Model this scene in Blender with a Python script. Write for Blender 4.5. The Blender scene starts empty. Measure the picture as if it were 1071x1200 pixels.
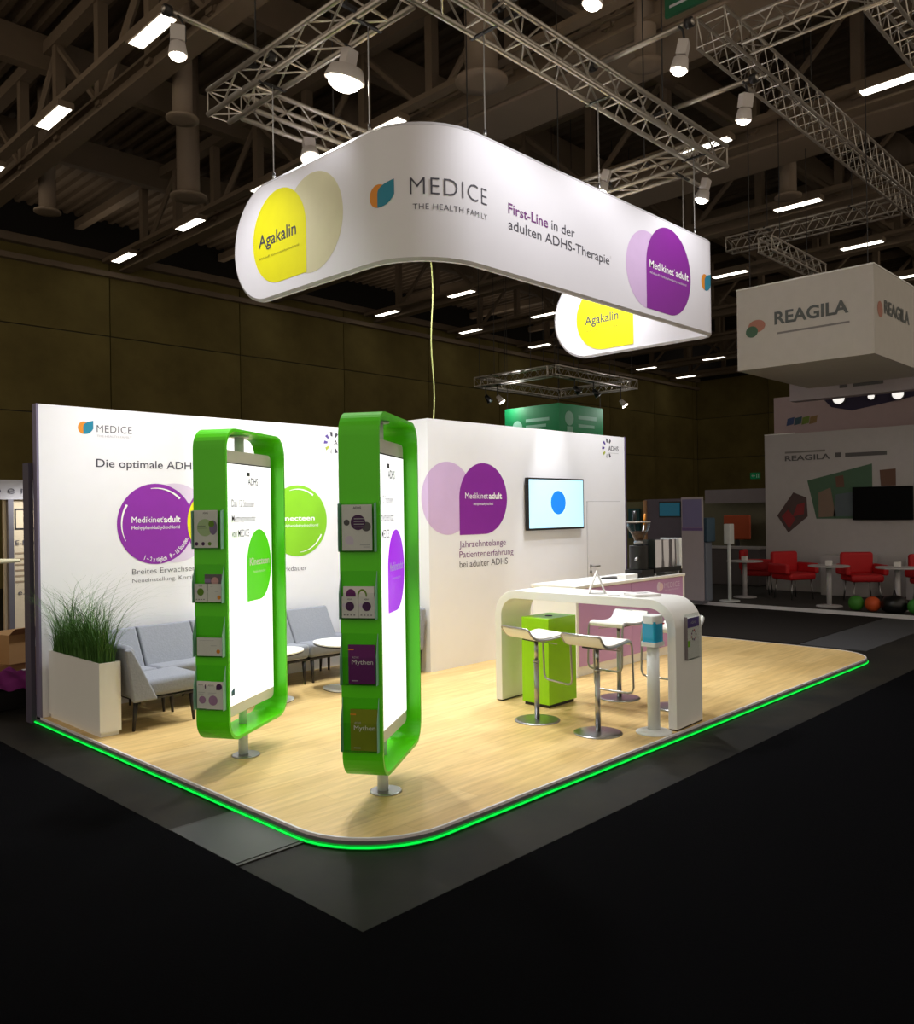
import bpy, math, random
from mathutils import Vector, Matrix
random.seed(7)
PI = math.pi
sc = bpy.context.scene
COL = sc.collection

# ------------------------------------------------------------------ camera, world, exposure
cam_d = bpy.data.cameras.new('camera'); cam = bpy.data.objects.new('camera', cam_d); COL.objects.link(cam)
cam_d.sensor_fit = 'HORIZONTAL'; cam_d.sensor_width = 36.0; cam_d.lens = 36.0 * 983.4 / 1071.0
cam_d.clip_end = 200
YAW = math.radians(44.044); ROLL = math.radians(0.82)
fw = Vector((math.cos(YAW), math.sin(YAW), 0)); rt = Vector((math.sin(YAW), -math.cos(YAW), 0)); up = Vector((0, 0, 1))
rt2 = rt * math.cos(ROLL) + up * math.sin(ROLL) * -1.0
up2 = up * math.cos(ROLL) + rt * math.sin(ROLL)
cam.matrix_world = Matrix(((rt2.x, up2.x, -fw.x, 0), (rt2.y, up2.y, -fw.y, 0), (rt2.z, up2.z, -fw.z, 1.8), (0, 0, 0, 1)))
sc.camera = cam
w = bpy.data.worlds.new('hall_air'); sc.world = w; w.use_nodes = True
w.node_tree.nodes['Background'].inputs[0].default_value = (1.0, 0.86, 0.69, 1)
w.node_tree.nodes['Background'].inputs[1].default_value = 0.55
sc.view_settings.view_transform = 'Standard'; sc.view_settings.look = 'None'
sc.view_settings.exposure = 0.0; sc.view_settings.gamma = 1.0; sc.view_settings.use_curve_mapping = False
SPOT = 440.0      # watts of one booth floodlight
WARM = (0.985, 0.985, 1.0)

# ------------------------------------------------------------------ materials
def lin(c):
    return tuple(((v / 255) / 12.92 if v / 255 <= .04045 else ((v / 255 + .055) / 1.055) ** 2.4) for v in c)
MATS = {}
def mat(name, rgb, rough=.5, metal=0, emit=0, var=.06, scale=6, bump=0, coat=0, stretch=None, spec=.5):
    if name in MATS: return MATS[name]
    m = bpy.data.materials.new(name); m.use_nodes = True; nt = m.node_tree; b = nt.nodes['Principled BSDF']
    c = lin(rgb)
    tc = nt.nodes.new('ShaderNodeTexCoord'); mp = nt.nodes.new('ShaderNodeMapping'); no = nt.nodes.new('ShaderNodeTexNoise')
    nt.links.new(tc.outputs['Object'], mp.inputs[0]); nt.links.new(mp.outputs[0], no.inputs['Vector'])
    if stretch: mp.inputs['Scale'].default_value = stretch
    no.inputs['Scale'].default_value = scale; no.inputs['Detail'].default_value = 4
    mx = nt.nodes.new('ShaderNodeMix'); mx.data_type = 'RGBA'
    nt.links.new(no.outputs['Fac'], mx.inputs[0])
    mx.inputs[6].default_value = (*[max(0, v * (1 - var)) for v in c], 1); mx.inputs[7].default_value = (*[min(1, v * (1 + var)) for v in c], 1)
    nt.links.new(mx.outputs[2], b.inputs['Base Color'])
    b.inputs['Roughness'].default_value = rough; b.inputs['Metallic'].default_value = metal
    b.inputs['Coat Weight'].default_value = coat; b.inputs['Specular IOR Level'].default_value = spec
    if bump:
        bu = nt.nodes.new('ShaderNodeBump'); bu.inputs['Strength'].default_value = bump; bu.inputs['Distance'].default_value = .01
        nt.links.new(no.outputs['Fac'], bu.inputs['Height']); nt.links.new(bu.outputs[0], b.inputs['Normal'])
    if emit:
        b.inputs['Emission Color'].default_value = (*c, 1); b.inputs['Emission Strength'].default_value = emit
    MATS[name] = m
    return m
def acrylic():
    if 'acrylic' in MATS: return MATS['acrylic']
    m = bpy.data.materials.new('clear_acrylic'); m.use_nodes = True; nt = m.node_tree; nt.nodes.clear()
    o = nt.nodes.new('ShaderNodeOutputMaterial'); t = nt.nodes.new('ShaderNodeBsdfTransparent'); g = nt.nodes.new('ShaderNodeBsdfGlossy')
    t.inputs[0].default_value = (.95, .97, .965, 1); g.inputs['Roughness'].default_value = .08
    lw = nt.nodes.new('ShaderNodeLayerWeight'); lw.inputs[0].default_value = .5
    fr = nt.nodes.new('ShaderNodeMath'); fr.operation = 'POWER'; fr.inputs[1].default_value = 3.5; nt.links.new(lw.outputs['Facing'], fr.inputs[0])
    mx = nt.nodes.new('ShaderNodeMixShader'); nt.links.new(fr.outputs[0], mx.inputs[0]); nt.links.new(t.outputs[0], mx.inputs[1]); nt.links.new(g.outputs[0], mx.inputs[2])
    nt.links.new(mx.outputs[0], o.inputs[0]); MATS['acrylic'] = m
    return m
def wood_floor():
    m = bpy.data.materials.new('light_oak_laminate'); m.use_nodes = True; nt = m.node_tree; b = nt.nodes['Principled BSDF']
    tc = nt.nodes.new('ShaderNodeTexCoord')
    br = nt.nodes.new('ShaderNodeTexBrick'); br.inputs['Scale'].default_value = 1.0
    br.inputs['Brick Width'].default_value = 1.3; br.inputs['Row Height'].default_value = .19; br.inputs['Mortar Size'].default_value = .0012
    br.inputs['Color1'].default_value = (*lin((216, 184, 120)), 1); br.inputs['Color2'].default_value = (*lin((226, 196, 134)), 1)
    br.inputs['Mortar'].default_value = (*lin((190, 152, 94)), 1)
    nt.links.new(tc.outputs['Object'], br.inputs[0])
    mp = nt.nodes.new('ShaderNodeMapping'); mp.inputs['Scale'].default_value = (1.4, 14, 1)
    no = nt.nodes.new('ShaderNodeTexNoise'); no.inputs['Scale'].default_value = 1.6; no.inputs['Detail'].default_value = 8
    nt.links.new(tc.outputs['Object'], mp.inputs[0]); nt.links.new(mp.outputs[0], no.inputs[0])
    cr = nt.nodes.new('ShaderNodeValToRGB'); cr.color_ramp.elements[0].position = .3; cr.color_ramp.elements[0].color = (.8, .78, .74, 1); cr.color_ramp.elements[1].position = .7; cr.color_ramp.elements[1].color = (1.06, 1.05, 1.04, 1)
    nt.links.new(no.outputs['Fac'], cr.inputs[0])
    mx = nt.nodes.new('ShaderNodeMix'); mx.data_type = 'RGBA'; mx.blend_type = 'MULTIPLY'; mx.inputs[0].default_value = 1
    nt.links.new(br.outputs[0], mx.inputs[6]); nt.links.new(cr.outputs[0], mx.inputs[7]); nt.links.new(mx.outputs[2], b.inputs['Base Color'])
    b.inputs['Roughness'].default_value = .42
    return m
def concrete(name, c1, c2, rough=.6, sc_=1.2):
    m = bpy.data.materials.new(name); m.use_nodes = True; nt = m.node_tree; b = nt.nodes['Principled BSDF']
    tc = nt.nodes.new('ShaderNodeTexCoord'); no = nt.nodes.new('ShaderNodeTexNoise'); no.inputs['Scale'].default_value = sc_; no.inputs['Detail'].default_value = 9; no.inputs['Roughness'].default_value = .65
    nt.links.new(tc.outputs['Object'], no.inputs[0])
    cr = nt.nodes.new('ShaderNodeValToRGB'); cr.color_ramp.elements[0].position = .35; cr.color_ramp.elements[0].color = (*lin(c1), 1); cr.color_ramp.elements[1].position = .7; cr.color_ramp.elements[1].color = (*lin(c2), 1)
    nt.links.new(no.outputs['Fac'], cr.inputs[0]); nt.links.new(cr.outputs[0], b.inputs['Base Color']); b.inputs['Roughness'].default_value = rough; b.inputs['Specular IOR Level'].default_value = .15
    bu = nt.nodes.new('ShaderNodeBump'); bu.inputs['Strength'].default_value = .15; nt.links.new(no.outputs['Fac'], bu.inputs['Height']); nt.links.new(bu.outputs[0], b.inputs['Normal'])
    return m
M_white = mat('white_laminate', (236, 236, 232), .35, var=.02)
M_wall = mat('white_wall_print', (240, 240, 244), .55, var=.02)
M_green = mat('lime_lacquer', (88, 222, 0), .38, var=.03)
M_bin = mat('lime_box_lacquer', (150, 216, 0), .35, var=.03)
M_alu = mat('truss_aluminium', (190, 182, 172), .38, metal=.85, var=.08)
M_chrome = mat('satin_chrome', (170, 170, 172), .28, metal=1)
M_dark = mat('dark_metal', (32, 28, 27), .5)
M_black = mat('black_plastic', (14, 14, 15), .35)
M_fabric = mat('grey_felt', (137, 141, 150), .95, var=.12, scale=60, bump=.3)
M_grey = mat('cool_grey_plastic', (205, 212, 212), .4)
M_purple = mat('purple_print', (132, 24, 150), .5)
M_purple2 = mat('bright_purple_print', (140, 36, 165), .5)
M_lilac = mat('lilac_print', (214, 184, 226), .5)
M_lilac2 = mat('pale_lilac_print', (222, 208, 230), .5)
M_yellow = mat('yellow_print', (232, 226, 10), .5)
M_beige = mat('beige_print', (214, 208, 172), .5)
M_text = mat('dark_grey_ink', (66, 64, 78), .6)
M_textp = mat('purple_ink', (110, 30, 120), .6)
M_textw = mat('white_ink', (250, 250, 250), .6)
M_orange = mat('orange_print', (226, 140, 28), .5)
M_teal = mat('teal_print', (12, 130, 160), .5)
M_tealD = mat('dark_teal_print', (6, 92, 120), .5)
M_gdisc = mat('green_print', (134, 204, 30), .5)
M_faint = mat('faint_grey_ink', (188, 188, 192), .6)
M_lilacpanel = mat('lilac_cabinet_front', (190, 146, 196), .4, var=.02)
M_paper = mat('white_paper', (226, 224, 222), .6)
M_lamp = mat('lamp_glass', (255, 246, 228), .3, emit=14)
M_tube = mat('fluorescent_diffuser', (255, 250, 235), .4, emit=5)
M_led = mat('green_led_strip', (0, 235, 70), .4, emit=1.15)
M_cap = mat('grey_edge_profile', (120, 118, 126), .35, metal=.5)
M_hallsteel = mat('painted_roof_steel', (126, 108, 88), .7, var=.15, scale=2)
M_duct = mat('taupe_duct_paint', (138, 120, 102), .65, var=.1, scale=1.5)
M_deck = mat('roof_deck', (92, 76, 58), .8, var=.15)
M_hallwall = concrete('olive_concrete_panel', (98, 86, 48), (128, 114, 66), .85, .35)
M_steelpole = mat('white_powder_coat', (222, 226, 226), .4)

# ------------------------------------------------------------------ mesh building
class MB:
    def __init__(s): s.v = []; s.f = []; s.sm = []
    def add(s, vs, fs, smooth=False):
        n = len(s.v); s.v += [tuple(v) for v in vs]; s.f += [[i + n for i in f] for f in fs]; s.sm += [smooth] * len(fs); return s
    def box(s, x0, x1, y0, y1, z0, z1):
        vs = [(x, y, z) for z in (z0, z1) for y in (y0, y1) for x in (x0, x1)]
        return s.add(vs, [(0, 2, 3, 1), (4, 5, 7, 6), (0, 1, 5, 4), (2, 6, 7, 3), (0, 4, 6, 2), (1, 3, 7, 5)])
    def tube(s, pts, r, n=8, caps=True, closed=False):
        pts = [Vector(p) for p in pts]; N = len(pts); rings = []
        prev = None
        for i, p in enumerate(pts):
            a = pts[(i - 1) % N] if (i > 0 or closed) else p; b = pts[(i + 1) % N] if (i < N - 1 or closed) else p
            t = (b - a).normalized()
            ref = prev if prev is not None else (Vector((0, 0, 1)) if abs(t.z) < .9 else Vector((1, 0, 0)))
            u = (ref - t * ref.dot(t)).normalized(); v = t.cross(u); prev = u
            rr = r[i] if isinstance(r, (list, tuple)) else r
            rings.append([p + (u * math.cos(2 * PI * k / n) + v * math.sin(2 * PI * k / n)) * rr for k in range(n)])
        vs = [q for ring in rings for q in ring]; fs = []
        for i in range(N if closed else N - 1):
            j = (i + 1) % N
            for k in range(n): fs.append((i * n + k, i * n + (k + 1) % n, j * n + (k + 1) % n, j * n + k))
        if caps and not closed: fs += [tuple(reversed(range(n))), tuple(range((N - 1) * n, N * n))]
        return s.add(vs, fs, n > 6)
    def lathe(s, prof, n=32, c=(0, 0, 0)):
        vs = []; fs = []
        for r, z in prof:
            for k in range(n): vs.append((c[0] + r * math.cos(2 * PI * k / n), c[1] + r * math.sin(2 * PI * k / n), c[2] + z))
        for i in range(len(prof) - 1):
            for k in range(n): fs.append((i * n + k, i * n + (k + 1) % n, (i + 1) * n + (k + 1) % n, (i + 1) * n + k))
        s.add(vs, fs, True)
        fl = []
        if prof[0][0] > 1e-4: fl.append(tuple(reversed(range(n))))
        if prof[-1][0] > 1e-4: fl.append(tuple(range((len(prof) - 1) * n, len(prof) * n)))
        off = len(s.v) - len(vs)
        for f in fl: s.f.append([i + off for i in f]); s.sm.append(False)
        return s
    def prism(s, poly, lo, hi, axis='z'):
        n = len(poly)
        def P(a, b, c): return {'z': (a, b, c), 'y': (a, c, b), 'x': (c, a, b)}[axis]
        vs = [P(a, b, lo) for a, b in poly] + [P(a, b, hi) for a, b in poly]
        fs = [tuple(reversed(range(n))), tuple(range(n, 2 * n))] + [(i, (i + 1) % n, (i + 1) % n + n, i + n) for i in range(n)]
        return s.add(vs, fs)
    def loop_band(s, outer, inner, y0, y1):   # closed band between two matching loops in xz, extruded along y
        n = len(outer); vs = [(x, y0, z) for x, z in outer] + [(x, y0, z) for x, z in inner] + [(x, y1, z) for x, z in outer] + [(x, y1, z) for x, z in inner]
        fs = []
        for i in range(n):
            j = (i + 1) % n
            fs += [(i, j, n + j, n + i), (2 * n + j, 2 * n + i, 3 * n + i, 3 * n + j), (j, i, 2 * n + i, 2 * n + j), (n + i, n + j, 3 * n + j, 3 * n + i)]
        return s.add(vs, fs)
    def mesh(s, name, m):
        me = bpy.data.meshes.new(name); me.from_pydata(s.v, [], s.f); me.materials.append(m)
        me.polygons.foreach_set('use_smooth', s.sm); me.validate(); me.update(); return me
def obj(name, mb, m, parent=None, bevel=0, seg=2, smooth=False, loc=None, rot=None):
    me = mb if isinstance(mb, bpy.types.Mesh) else mb.mesh(name, m)
    o = bpy.data.objects.new(name, me); COL.objects.link(o)
    if parent: o.parent = parent
    if loc: o.location = loc
    if rot: o.rotation_euler = rot
    if bevel:
        b = o.modifiers.new('bevel', 'BEVEL'); b.width = bevel; b.segments = seg; b.limit_method = 'ANGLE'; b.angle_limit = .6
        me.polygons.foreach_set('use_smooth', [True] * len(me.polygons))
        wn = o.modifiers.new('wn', 'WEIGHTED_NORMAL'); wn.keep_sharp = False
    return o
def tag(o, label, cat, group=None, kind=None):
    o['label'] = label; o['category'] = cat
    if group: o['group'] = group
    if kind: o['kind'] = kind
    return o
def thing(name, label, cat, loc=(0, 0, 0), rz=0, group=None):
    o = bpy.data.objects.new(name, None); COL.objects.link(o); o.location = loc; o.rotation_euler = (0, 0, rz); o.empty_display_size = .1
    return tag(o, label, cat, group)
def struct(name, label=None, loc=(0, 0, 0)):
    o = bpy.data.objects.new(name, None); COL.objects.link(o); o.location = loc; o['kind'] = 'structure'
    if label: o['label'] = label
    return o
def copy_tree(o, parent=None):
    c = o.copy(); COL.objects.link(c)
    if parent: c.parent = parent
    for ch in list(o.children): copy_tree(ch, c)
    return c

# lettering ---------------------------------------------------------
def glyphs(body, bold=0.0, spacing=1.0):
    cu = bpy.data.curves.new('t', 'FONT'); cu.body = body; cu.size = 1; cu.offset = bold; cu.resolution_u = 3; cu.space_character = spacing
    o = bpy.data.objects.new('t', cu); COL.objects.link(o); bpy.context.view_layer.update()
    me = bpy.data.meshes.new_from_object(o.evaluated_get(bpy.context.evaluated_depsgraph_get()))
    vs = [(v.co.x, v.co.y) for v in me.vertices]; fs = [tuple(p.vertices) for p in me.polygons]
    bpy.data.objects.remove(o); bpy.data.curves.remove(cu); bpy.data.meshes.remove(me)
    x0 = min(v[0] for v in vs); x1 = max(v[0] for v in vs)
    return [(v[0] - x0, v[1]) for v in vs], fs, x1 - x0
def text(parent, body, u, v, width, cap, fmap, m, bold=0.0, spacing=1.0, lift=2, name='lettering'):
    vs, fs, w_ = glyphs(body, bold, spacing)
    sx = (width / w_) if width else cap / .7
    mb = MB(); mb.add([fmap(u + a * sx, v + b * cap / .7, lift) for a, b in vs], fs)
    return obj(name, mb, m, parent)
def arc_text(parent, body, cu, cv, r, a0, a1, cap, fmap, m, lift=3):   # letters stand on a circle, read anticlockwise along its lower side
    vs, fs, w_ = glyphs(body, .01)
    out = []
    for a, b in vs:
        an = a0 + (a1 - a0) * a / w_; rr = r - b * cap / .7
        out.append(fmap(cu + rr * math.cos(an), cv + rr * math.sin(an), lift))
    return obj('lettering', MB().add(out, fs), m, parent)
def strips(shape_fn, u0, u1, fmap, lift, n=48):
    vs = []; fs = []
    for i in range(n + 1):
        u = u0 + (u1 - u0) * (1 - math.cos(PI * i / n)) / 2; lo, hi = shape_fn(u)
        vs += [fmap(u, lo, lift), fmap(u, hi, lift)]
        if i: k = 2 * i; fs.append((k - 2, k, k + 1, k - 1))
    return MB().add(vs, fs)
def disc(parent, cu, cv, r, fmap, m, lift=1, corner=None, name='disc_print', umin=-1e9, umax=1e9, vr=None, lo_min=-1e9):
    vr = vr or r
    def sh(u):
        t = max(0, 1 - ((u - cu) / r) ** 2) ** .5 * vr; lo, hi = cv - t, cv + t
        if corner == 'bl' and u < cu: lo = cv - vr
        if corner == 'br' and u > cu: lo = cv - vr
        return max(lo, lo_min), hi
    return obj(name, strips(sh, max(cu - r, umin), min(cu + r, umax), fmap, lift), m, parent)
def arc_line(parent, cu, cv, r, a0, a1, wd, fmap, m, lift=3, name='arc_print'):
    vs = []; fs = []; n = 20
    for i in range(n + 1):
        a = a0 + (a1 - a0) * i / n; ww = wd * (.25 + .75 * i / n)
        for rr in (r - ww / 2, r + ww / 2): vs.append(fmap(cu + rr * math.cos(a), cv + rr * math.sin(a), lift))
        if i: k = 2 * i; fs.append((k - 2, k, k + 1, k - 1))
    return obj(name, MB().add(vs, fs), m, parent)
def rect(parent, u0, u1, v0, v1, fmap, m, lift=1, name='print', n=1):
    vs = []; fs = []
    for i in range(n + 1):
        u = u0 + (u1 - u0) * i / n; vs += [fmap(u, v0, lift), fmap(u, v1, lift)]
        if i: k = 2 * i; fs.append((k - 2, k, k + 1, k - 1))
    return obj(name, MB().add(vs, fs), m, parent)
def leaf_logo(parent, u, v, s, fmap, lift=1, m1=None, m2=None):        # orange half disc with a teal leaf beside it
    disc(parent, u + .42 * s, v + .45 * s, .42 * s, fmap, m1 or M_orange, lift, name='logo', vr=.45 * s)
    def sh(x):
        t = (x - (u + .38 * s)) / (.72 * s); t = min(1, max(0, t))
        hi = v + s * (.5 + .5 * t ** .35); lo = v + s * (.0 + .42 * max(0, t) ** 3.0)
        return lo, hi
    obj('logo', strips(sh, u + .38 * s, u + 1.1 * s, fmap, lift + 1, 14), m2 or M_teal, parent)
def adhs_logo(parent, u, v, s, fmap):                     # ring of small marks with the word beside it
    cols = [M_text, M_text, mat('violet_ink', (90, 70, 150), .6), mat('violet_ink', (90, 70, 150), .6), mat('olive_ink', (170, 180, 70), .6), M_faint, M_text]
    mb = {}
    for k in range(7):
        a = PI * .35 + k * PI * 1.3 / 6; ca, sa = math.cos(a), math.sin(a)
        pts = [(.30, -.05), (.52, -.10), (.56, .06), (.34, .05)]
        vs = [fmap(u + s * (r_ * ca - t * sa), v + s * (r_ * sa + t * ca), 2) for r_, t in pts]
        obj('logo', MB().add(vs, [(0, 1, 2, 3)]), cols[k], parent)
    text(parent, 'ADHS', u + .05 * s, v - .12 * s, s * 1.0, s * .26, fmap, M_text, .01)
    rect(parent, u + .05 * s, u + 1.05 * s, v - .26 * s, v - .24 * s, fmap, M_faint, 2)

# ================================================================== HALL SHELL
fl = MB().box(-8, 46, -8, 24.2, -.36, -.06)
o = obj('floor', fl, concrete('dark_concrete_floor', (22, 22, 21), (38, 35, 29), .6, 1.5)); o['kind'] = 'structure'
M_carpet = mat('black_needle_felt', (9, 9, 11), .98, var=.35, scale=120, bump=.3, spec=.02)
def flat_piece(name, label, x0, x1, y0, y1, z0, z1, m):
    c = obj(name, MB().box(x0, x1, y0, y1, z0, z1), m); c['kind'] = 'structure'; c['label'] = label; return c
flat_piece('floor_carpet', 'black aisle carpet in front of the stand', -8, 14.0, -8, 2.9, -.06, -.052, M_carpet)
flat_piece('floor_carpet', 'black aisle carpet left of the stand', -8, 2.36, 2.9, 24, -.06, -.052, M_carpet)
flat_piece('floor_carpet', 'black aisle carpet between the stand and the dim stands at the right', 11.35, 14.9, 4.6, 16, -.06, -.052, mat('charcoal_carpet', (40, 37, 35), .95, var=.3, scale=90, spec=.05))
flat_piece('floor_carpet', 'grey carpet strip beside the far corner of the stand', 11.35, 14.9, 3.72, 4.58, -.06, -.053, mat('slate_carpet', (54, 54, 56), .95, var=.3, scale=90))
flat_piece('floor_cover', 'grey service cover plate between two floor seams', 2.362, 2.9, 3.965, 4.66, -.06, -.050, mat('grey_cover_plate', (50, 53, 52), .5, var=.15, scale=3))
for yy in (3.945, 4.675):
    flat_piece('trim_floor_seam', 'dark seam beside the floor cover plate', 2.36, 2.95, yy - .012, yy + .012, -.06, -.0515, M_dark)
# far wall with concrete panels
wf = struct('wall_far')
obj('backing', MB().box(-4, 45.6, 24.264, 24.6, -.36, 9.35), M_dark, wf)
zs = [-.36, 2.3, 4.7, 7.05, 9.3]
pan = {}
for j in range(4):
    h_ = zs[j + 1] - zs[j]
    pan[j] = MB().box(0, 4.27, 24.2, 24.262, .015, h_ - .015).mesh('panel', M_hallwall)
x = 2.0
while x < 45:
    for j in range(4):
        p = obj('panel', pan[j], None, wf, loc=(x + .015, 0, zs[j]))
        if x + 4.3 > 45.5: p.scale.x = (45.5 - x) / 4.3
    x += 4.3
wsd = struct('wall_right')
obj('backing', MB().box(45.56, 45.9, -8, 27.8, -.36, 12.5), M_dark, wsd)
y = 24.2
while y > 2:
    for j in range(4):
        h_ = zs[j + 1] - zs[j]
        obj('panel', pan[j], None, wsd, loc=(45.5 + 24.262, y - 4.3, zs[j]), rot=(0, 0, PI / 2))
    y -= 4.3
wu = struct('wall_upper'); obj('backing', MB().box(-10, 46, 27.5, 27.8, 9, 12.5), mat('dark_void_shade', (30, 26, 22), .9), wu)  # shade of the dark void over the far wall, put into the colour
obj('trim_beam', MB().box(-6, 45.5, 23.95, 24.2, 9.2, 9.42), M_hallsteel)['kind'] = 'structure'
obj('trim_beam', MB().box(-6, 45.5, 24.0, 24.2, 8.75, 8.9), M_hallsteel)['kind'] = 'structure'
# corrugated roof deck
vs = []; fs = []; X0 = -2.0; pitch = .36; n = 134
prof = [(0, 0), (.12, 0), (.16, .09), (.32, .09)]
k = 0
for i in range(n):
    for a, b in prof:
        vs += [(X0 + i * pitch + a, -3, 11.5 + b), (X0 + i * pitch + a, 27.5, 11.5 + b)]
        if k: fs.append((2 * k - 2, 2 * k, 2 * k + 1, 2 * k - 1))
        k += 1
o = obj('ceiling', MB().add(vs, fs), M_deck); o['kind'] = 'structure'
for i, yy in enumerate((5.0, 9.0, 13.2, 17.6, 21.8)):
    o = obj('trim_purlin', MB().box(-2, 45.5, yy - .12, yy + .12, 10.75, 11.45), M_hallsteel); o['kind'] = 'structure'
ROWS = [5.88, 10.4, 15.5, 20.1, 24.5, 28.9, 33.3, 37.65, 41.7]
post_me = MB().box(-.09, .09, -.09, .09, 9.2, 11.1).mesh('post', M_hallsteel)
dg = MB().tube([(0, 0, 9.2), (0, 1.95, 11.05)], .07, 6).mesh('diagonal', M_hallsteel)
for ri, X in enumerate(ROWS):
    t = struct('roof_girder')
    xc = X + .62
    obj('bottom_chord', MB().box(xc - .17, xc + .17, -2, 24.1, 8.98, 9.03).box(xc - .03, xc + .03, -2, 24.1, 9.02, 9.3).box(xc - .14, xc + .14, -2, 24.1, 9.28, 9.33), M_hallsteel, t)
    obj('top_chord', MB().box(xc - .12, xc + .12, -2, 27.4, 11.05, 11.3), M_hallsteel, t)
    yy = 1.4; q = 0
    while yy < 24.5:
        obj('post', post_me, None, t, loc=(xc, yy, 0))
        if yy < 22.5: obj('diagonal', dg, None, t, loc=(xc, yy + (0 if q % 2 else 1.95), 0), rot=(0, 0, 0 if q % 2 else PI))
        yy += 1.95; q += 1
    obj('light_track', MB().box(X - .10, X + .10, -2, 24.0, 9.1, 9.2), M_hallsteel, t)
    if ri in (1, 2, 3):
        dct = obj('duct', MB().box(xc + .22, xc + 1.35, -2, 11.2 if ri < 3 else 9.5, 8.95, 9.6), M_duct, t, bevel=.06)
# cross ducts and round diffusers
def diffuser(x, y, z, r, label, top=11.55):
    t = thing('air_diffuser', label, 'air diffuser', (x, y, z), group='round ceiling air diffusers')
    obj('duct', MB().tube([(0, 0, .05), (0, 0, top - z)], r * .62, 20), M_duct, t)
    obj('outlet_ring', MB().lathe([(r * .55, -.0), (r, -.0), (r, .04), (r * .62, .07)], 28), M_duct, t)
    for k in range(6):
        a = k * PI / 3
        obj('vane', MB().add([(math.cos(a) * r * .1, math.sin(a) * r * .1, 0), (math.cos(a) * r * .58, math.sin(a) * r * .58, 0), (math.cos(a + .5) * r * .58, math.sin(a + .5) * r * .58, .04), (math.cos(a + .5) * r * .1, math.sin(a + .5) * r * .1, .04)], [(0, 1, 2, 3)]), M_hallsteel, t)
diffuser(7.05, 13.15, 8.5, .27, 'round taupe air diffuser hanging beside the leftmost floodlight')
diffuser(8.85, 16.3, 8.5, .38, 'widest round air diffuser, hanging left of the banner')
diffuser(7.06, 19.2, 8.5, .28, 'small round air diffuser nearest the left edge of the hall roof')
diffuser(18.1, 7.4, 8.5, .28, 'round air diffuser right of the banner beside a bright strip light')
diffuser(12.4, 15.2, 8.3, .40, 'round air diffuser seen just under the curved corner of the banner')
diffuser(9.9, 8.9, 8.6, .42, 'round air diffuser behind the brightest floodlight above the banner')
diffuser(11.0, 6.6, 8.4, .26, 'slim round air diffuser beside the right floodlights')
for (x0, x1, y, z, r, lb) in ((11.6, 15.8, 3.9, 10.1, .42, 'round taupe duct between the roof girders at the top right'), (16.6, 20.5, 3.4, 10.0, .40, 'round taupe duct crossing near the right edge of the roof'), (5.8, 11.0, 7.75, 10.2, .38, 'round taupe duct above the truss at the top'), (21, 25, 6.2, 10.0, .4, 'round taupe duct far right above the dim hanging cube')):
    tag(obj('round_duct', MB().tube([(x0, y, z), (x1, y, z)], r, 24), M_duct), lb, 'duct')
# hall strip lights
ORD = ['first', 'second', 'third', 'fourth', 'fifth', 'sixth', 'seventh', 'eighth', 'ninth']
lt_h = MB().box(-.14, .14, -.58, .58, .0, .10).mesh('housing', M_hallsteel)
lt_d = MB().box(-.11, .11, -.53, .53, -.012, .004).mesh('diffuser', M_tube)
YS = [22.8, 19.1, 15.65, 11.85, 8.0, 4.5]
for ri, X in enumerate(ROWS):
    for yi, Y in enumerate(YS):
        if (ri == 0 and yi > 3) or (ri == 0 and yi == 0) or (ri == 1 and yi > 3) or (ri == 2 and yi in (2, 3)) or ri == 6 or (ri > 5 and yi > 1): continue
        if (ri == 4 and yi == 5) or (ri == 5 and yi in (2, 3, 5)) or (ri in (3, 4) and yi == 2) or (ri == 8 and yi > 0) : continue
        if ri == 2 and yi == 4: pass
        t = thing('strip_light', f'bright strip light, {ORD[yi]} from the far wall along the {ORD[ri]} roof girder from the left', 'ceiling light', (X + (.25 if ri == 2 and yi < 2 else 0), Y, 9.0), group='fluorescent strip lights under the hall roof')
        obj('housing', lt_h, None, t); obj('diffuser', lt_d, None, t)

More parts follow.
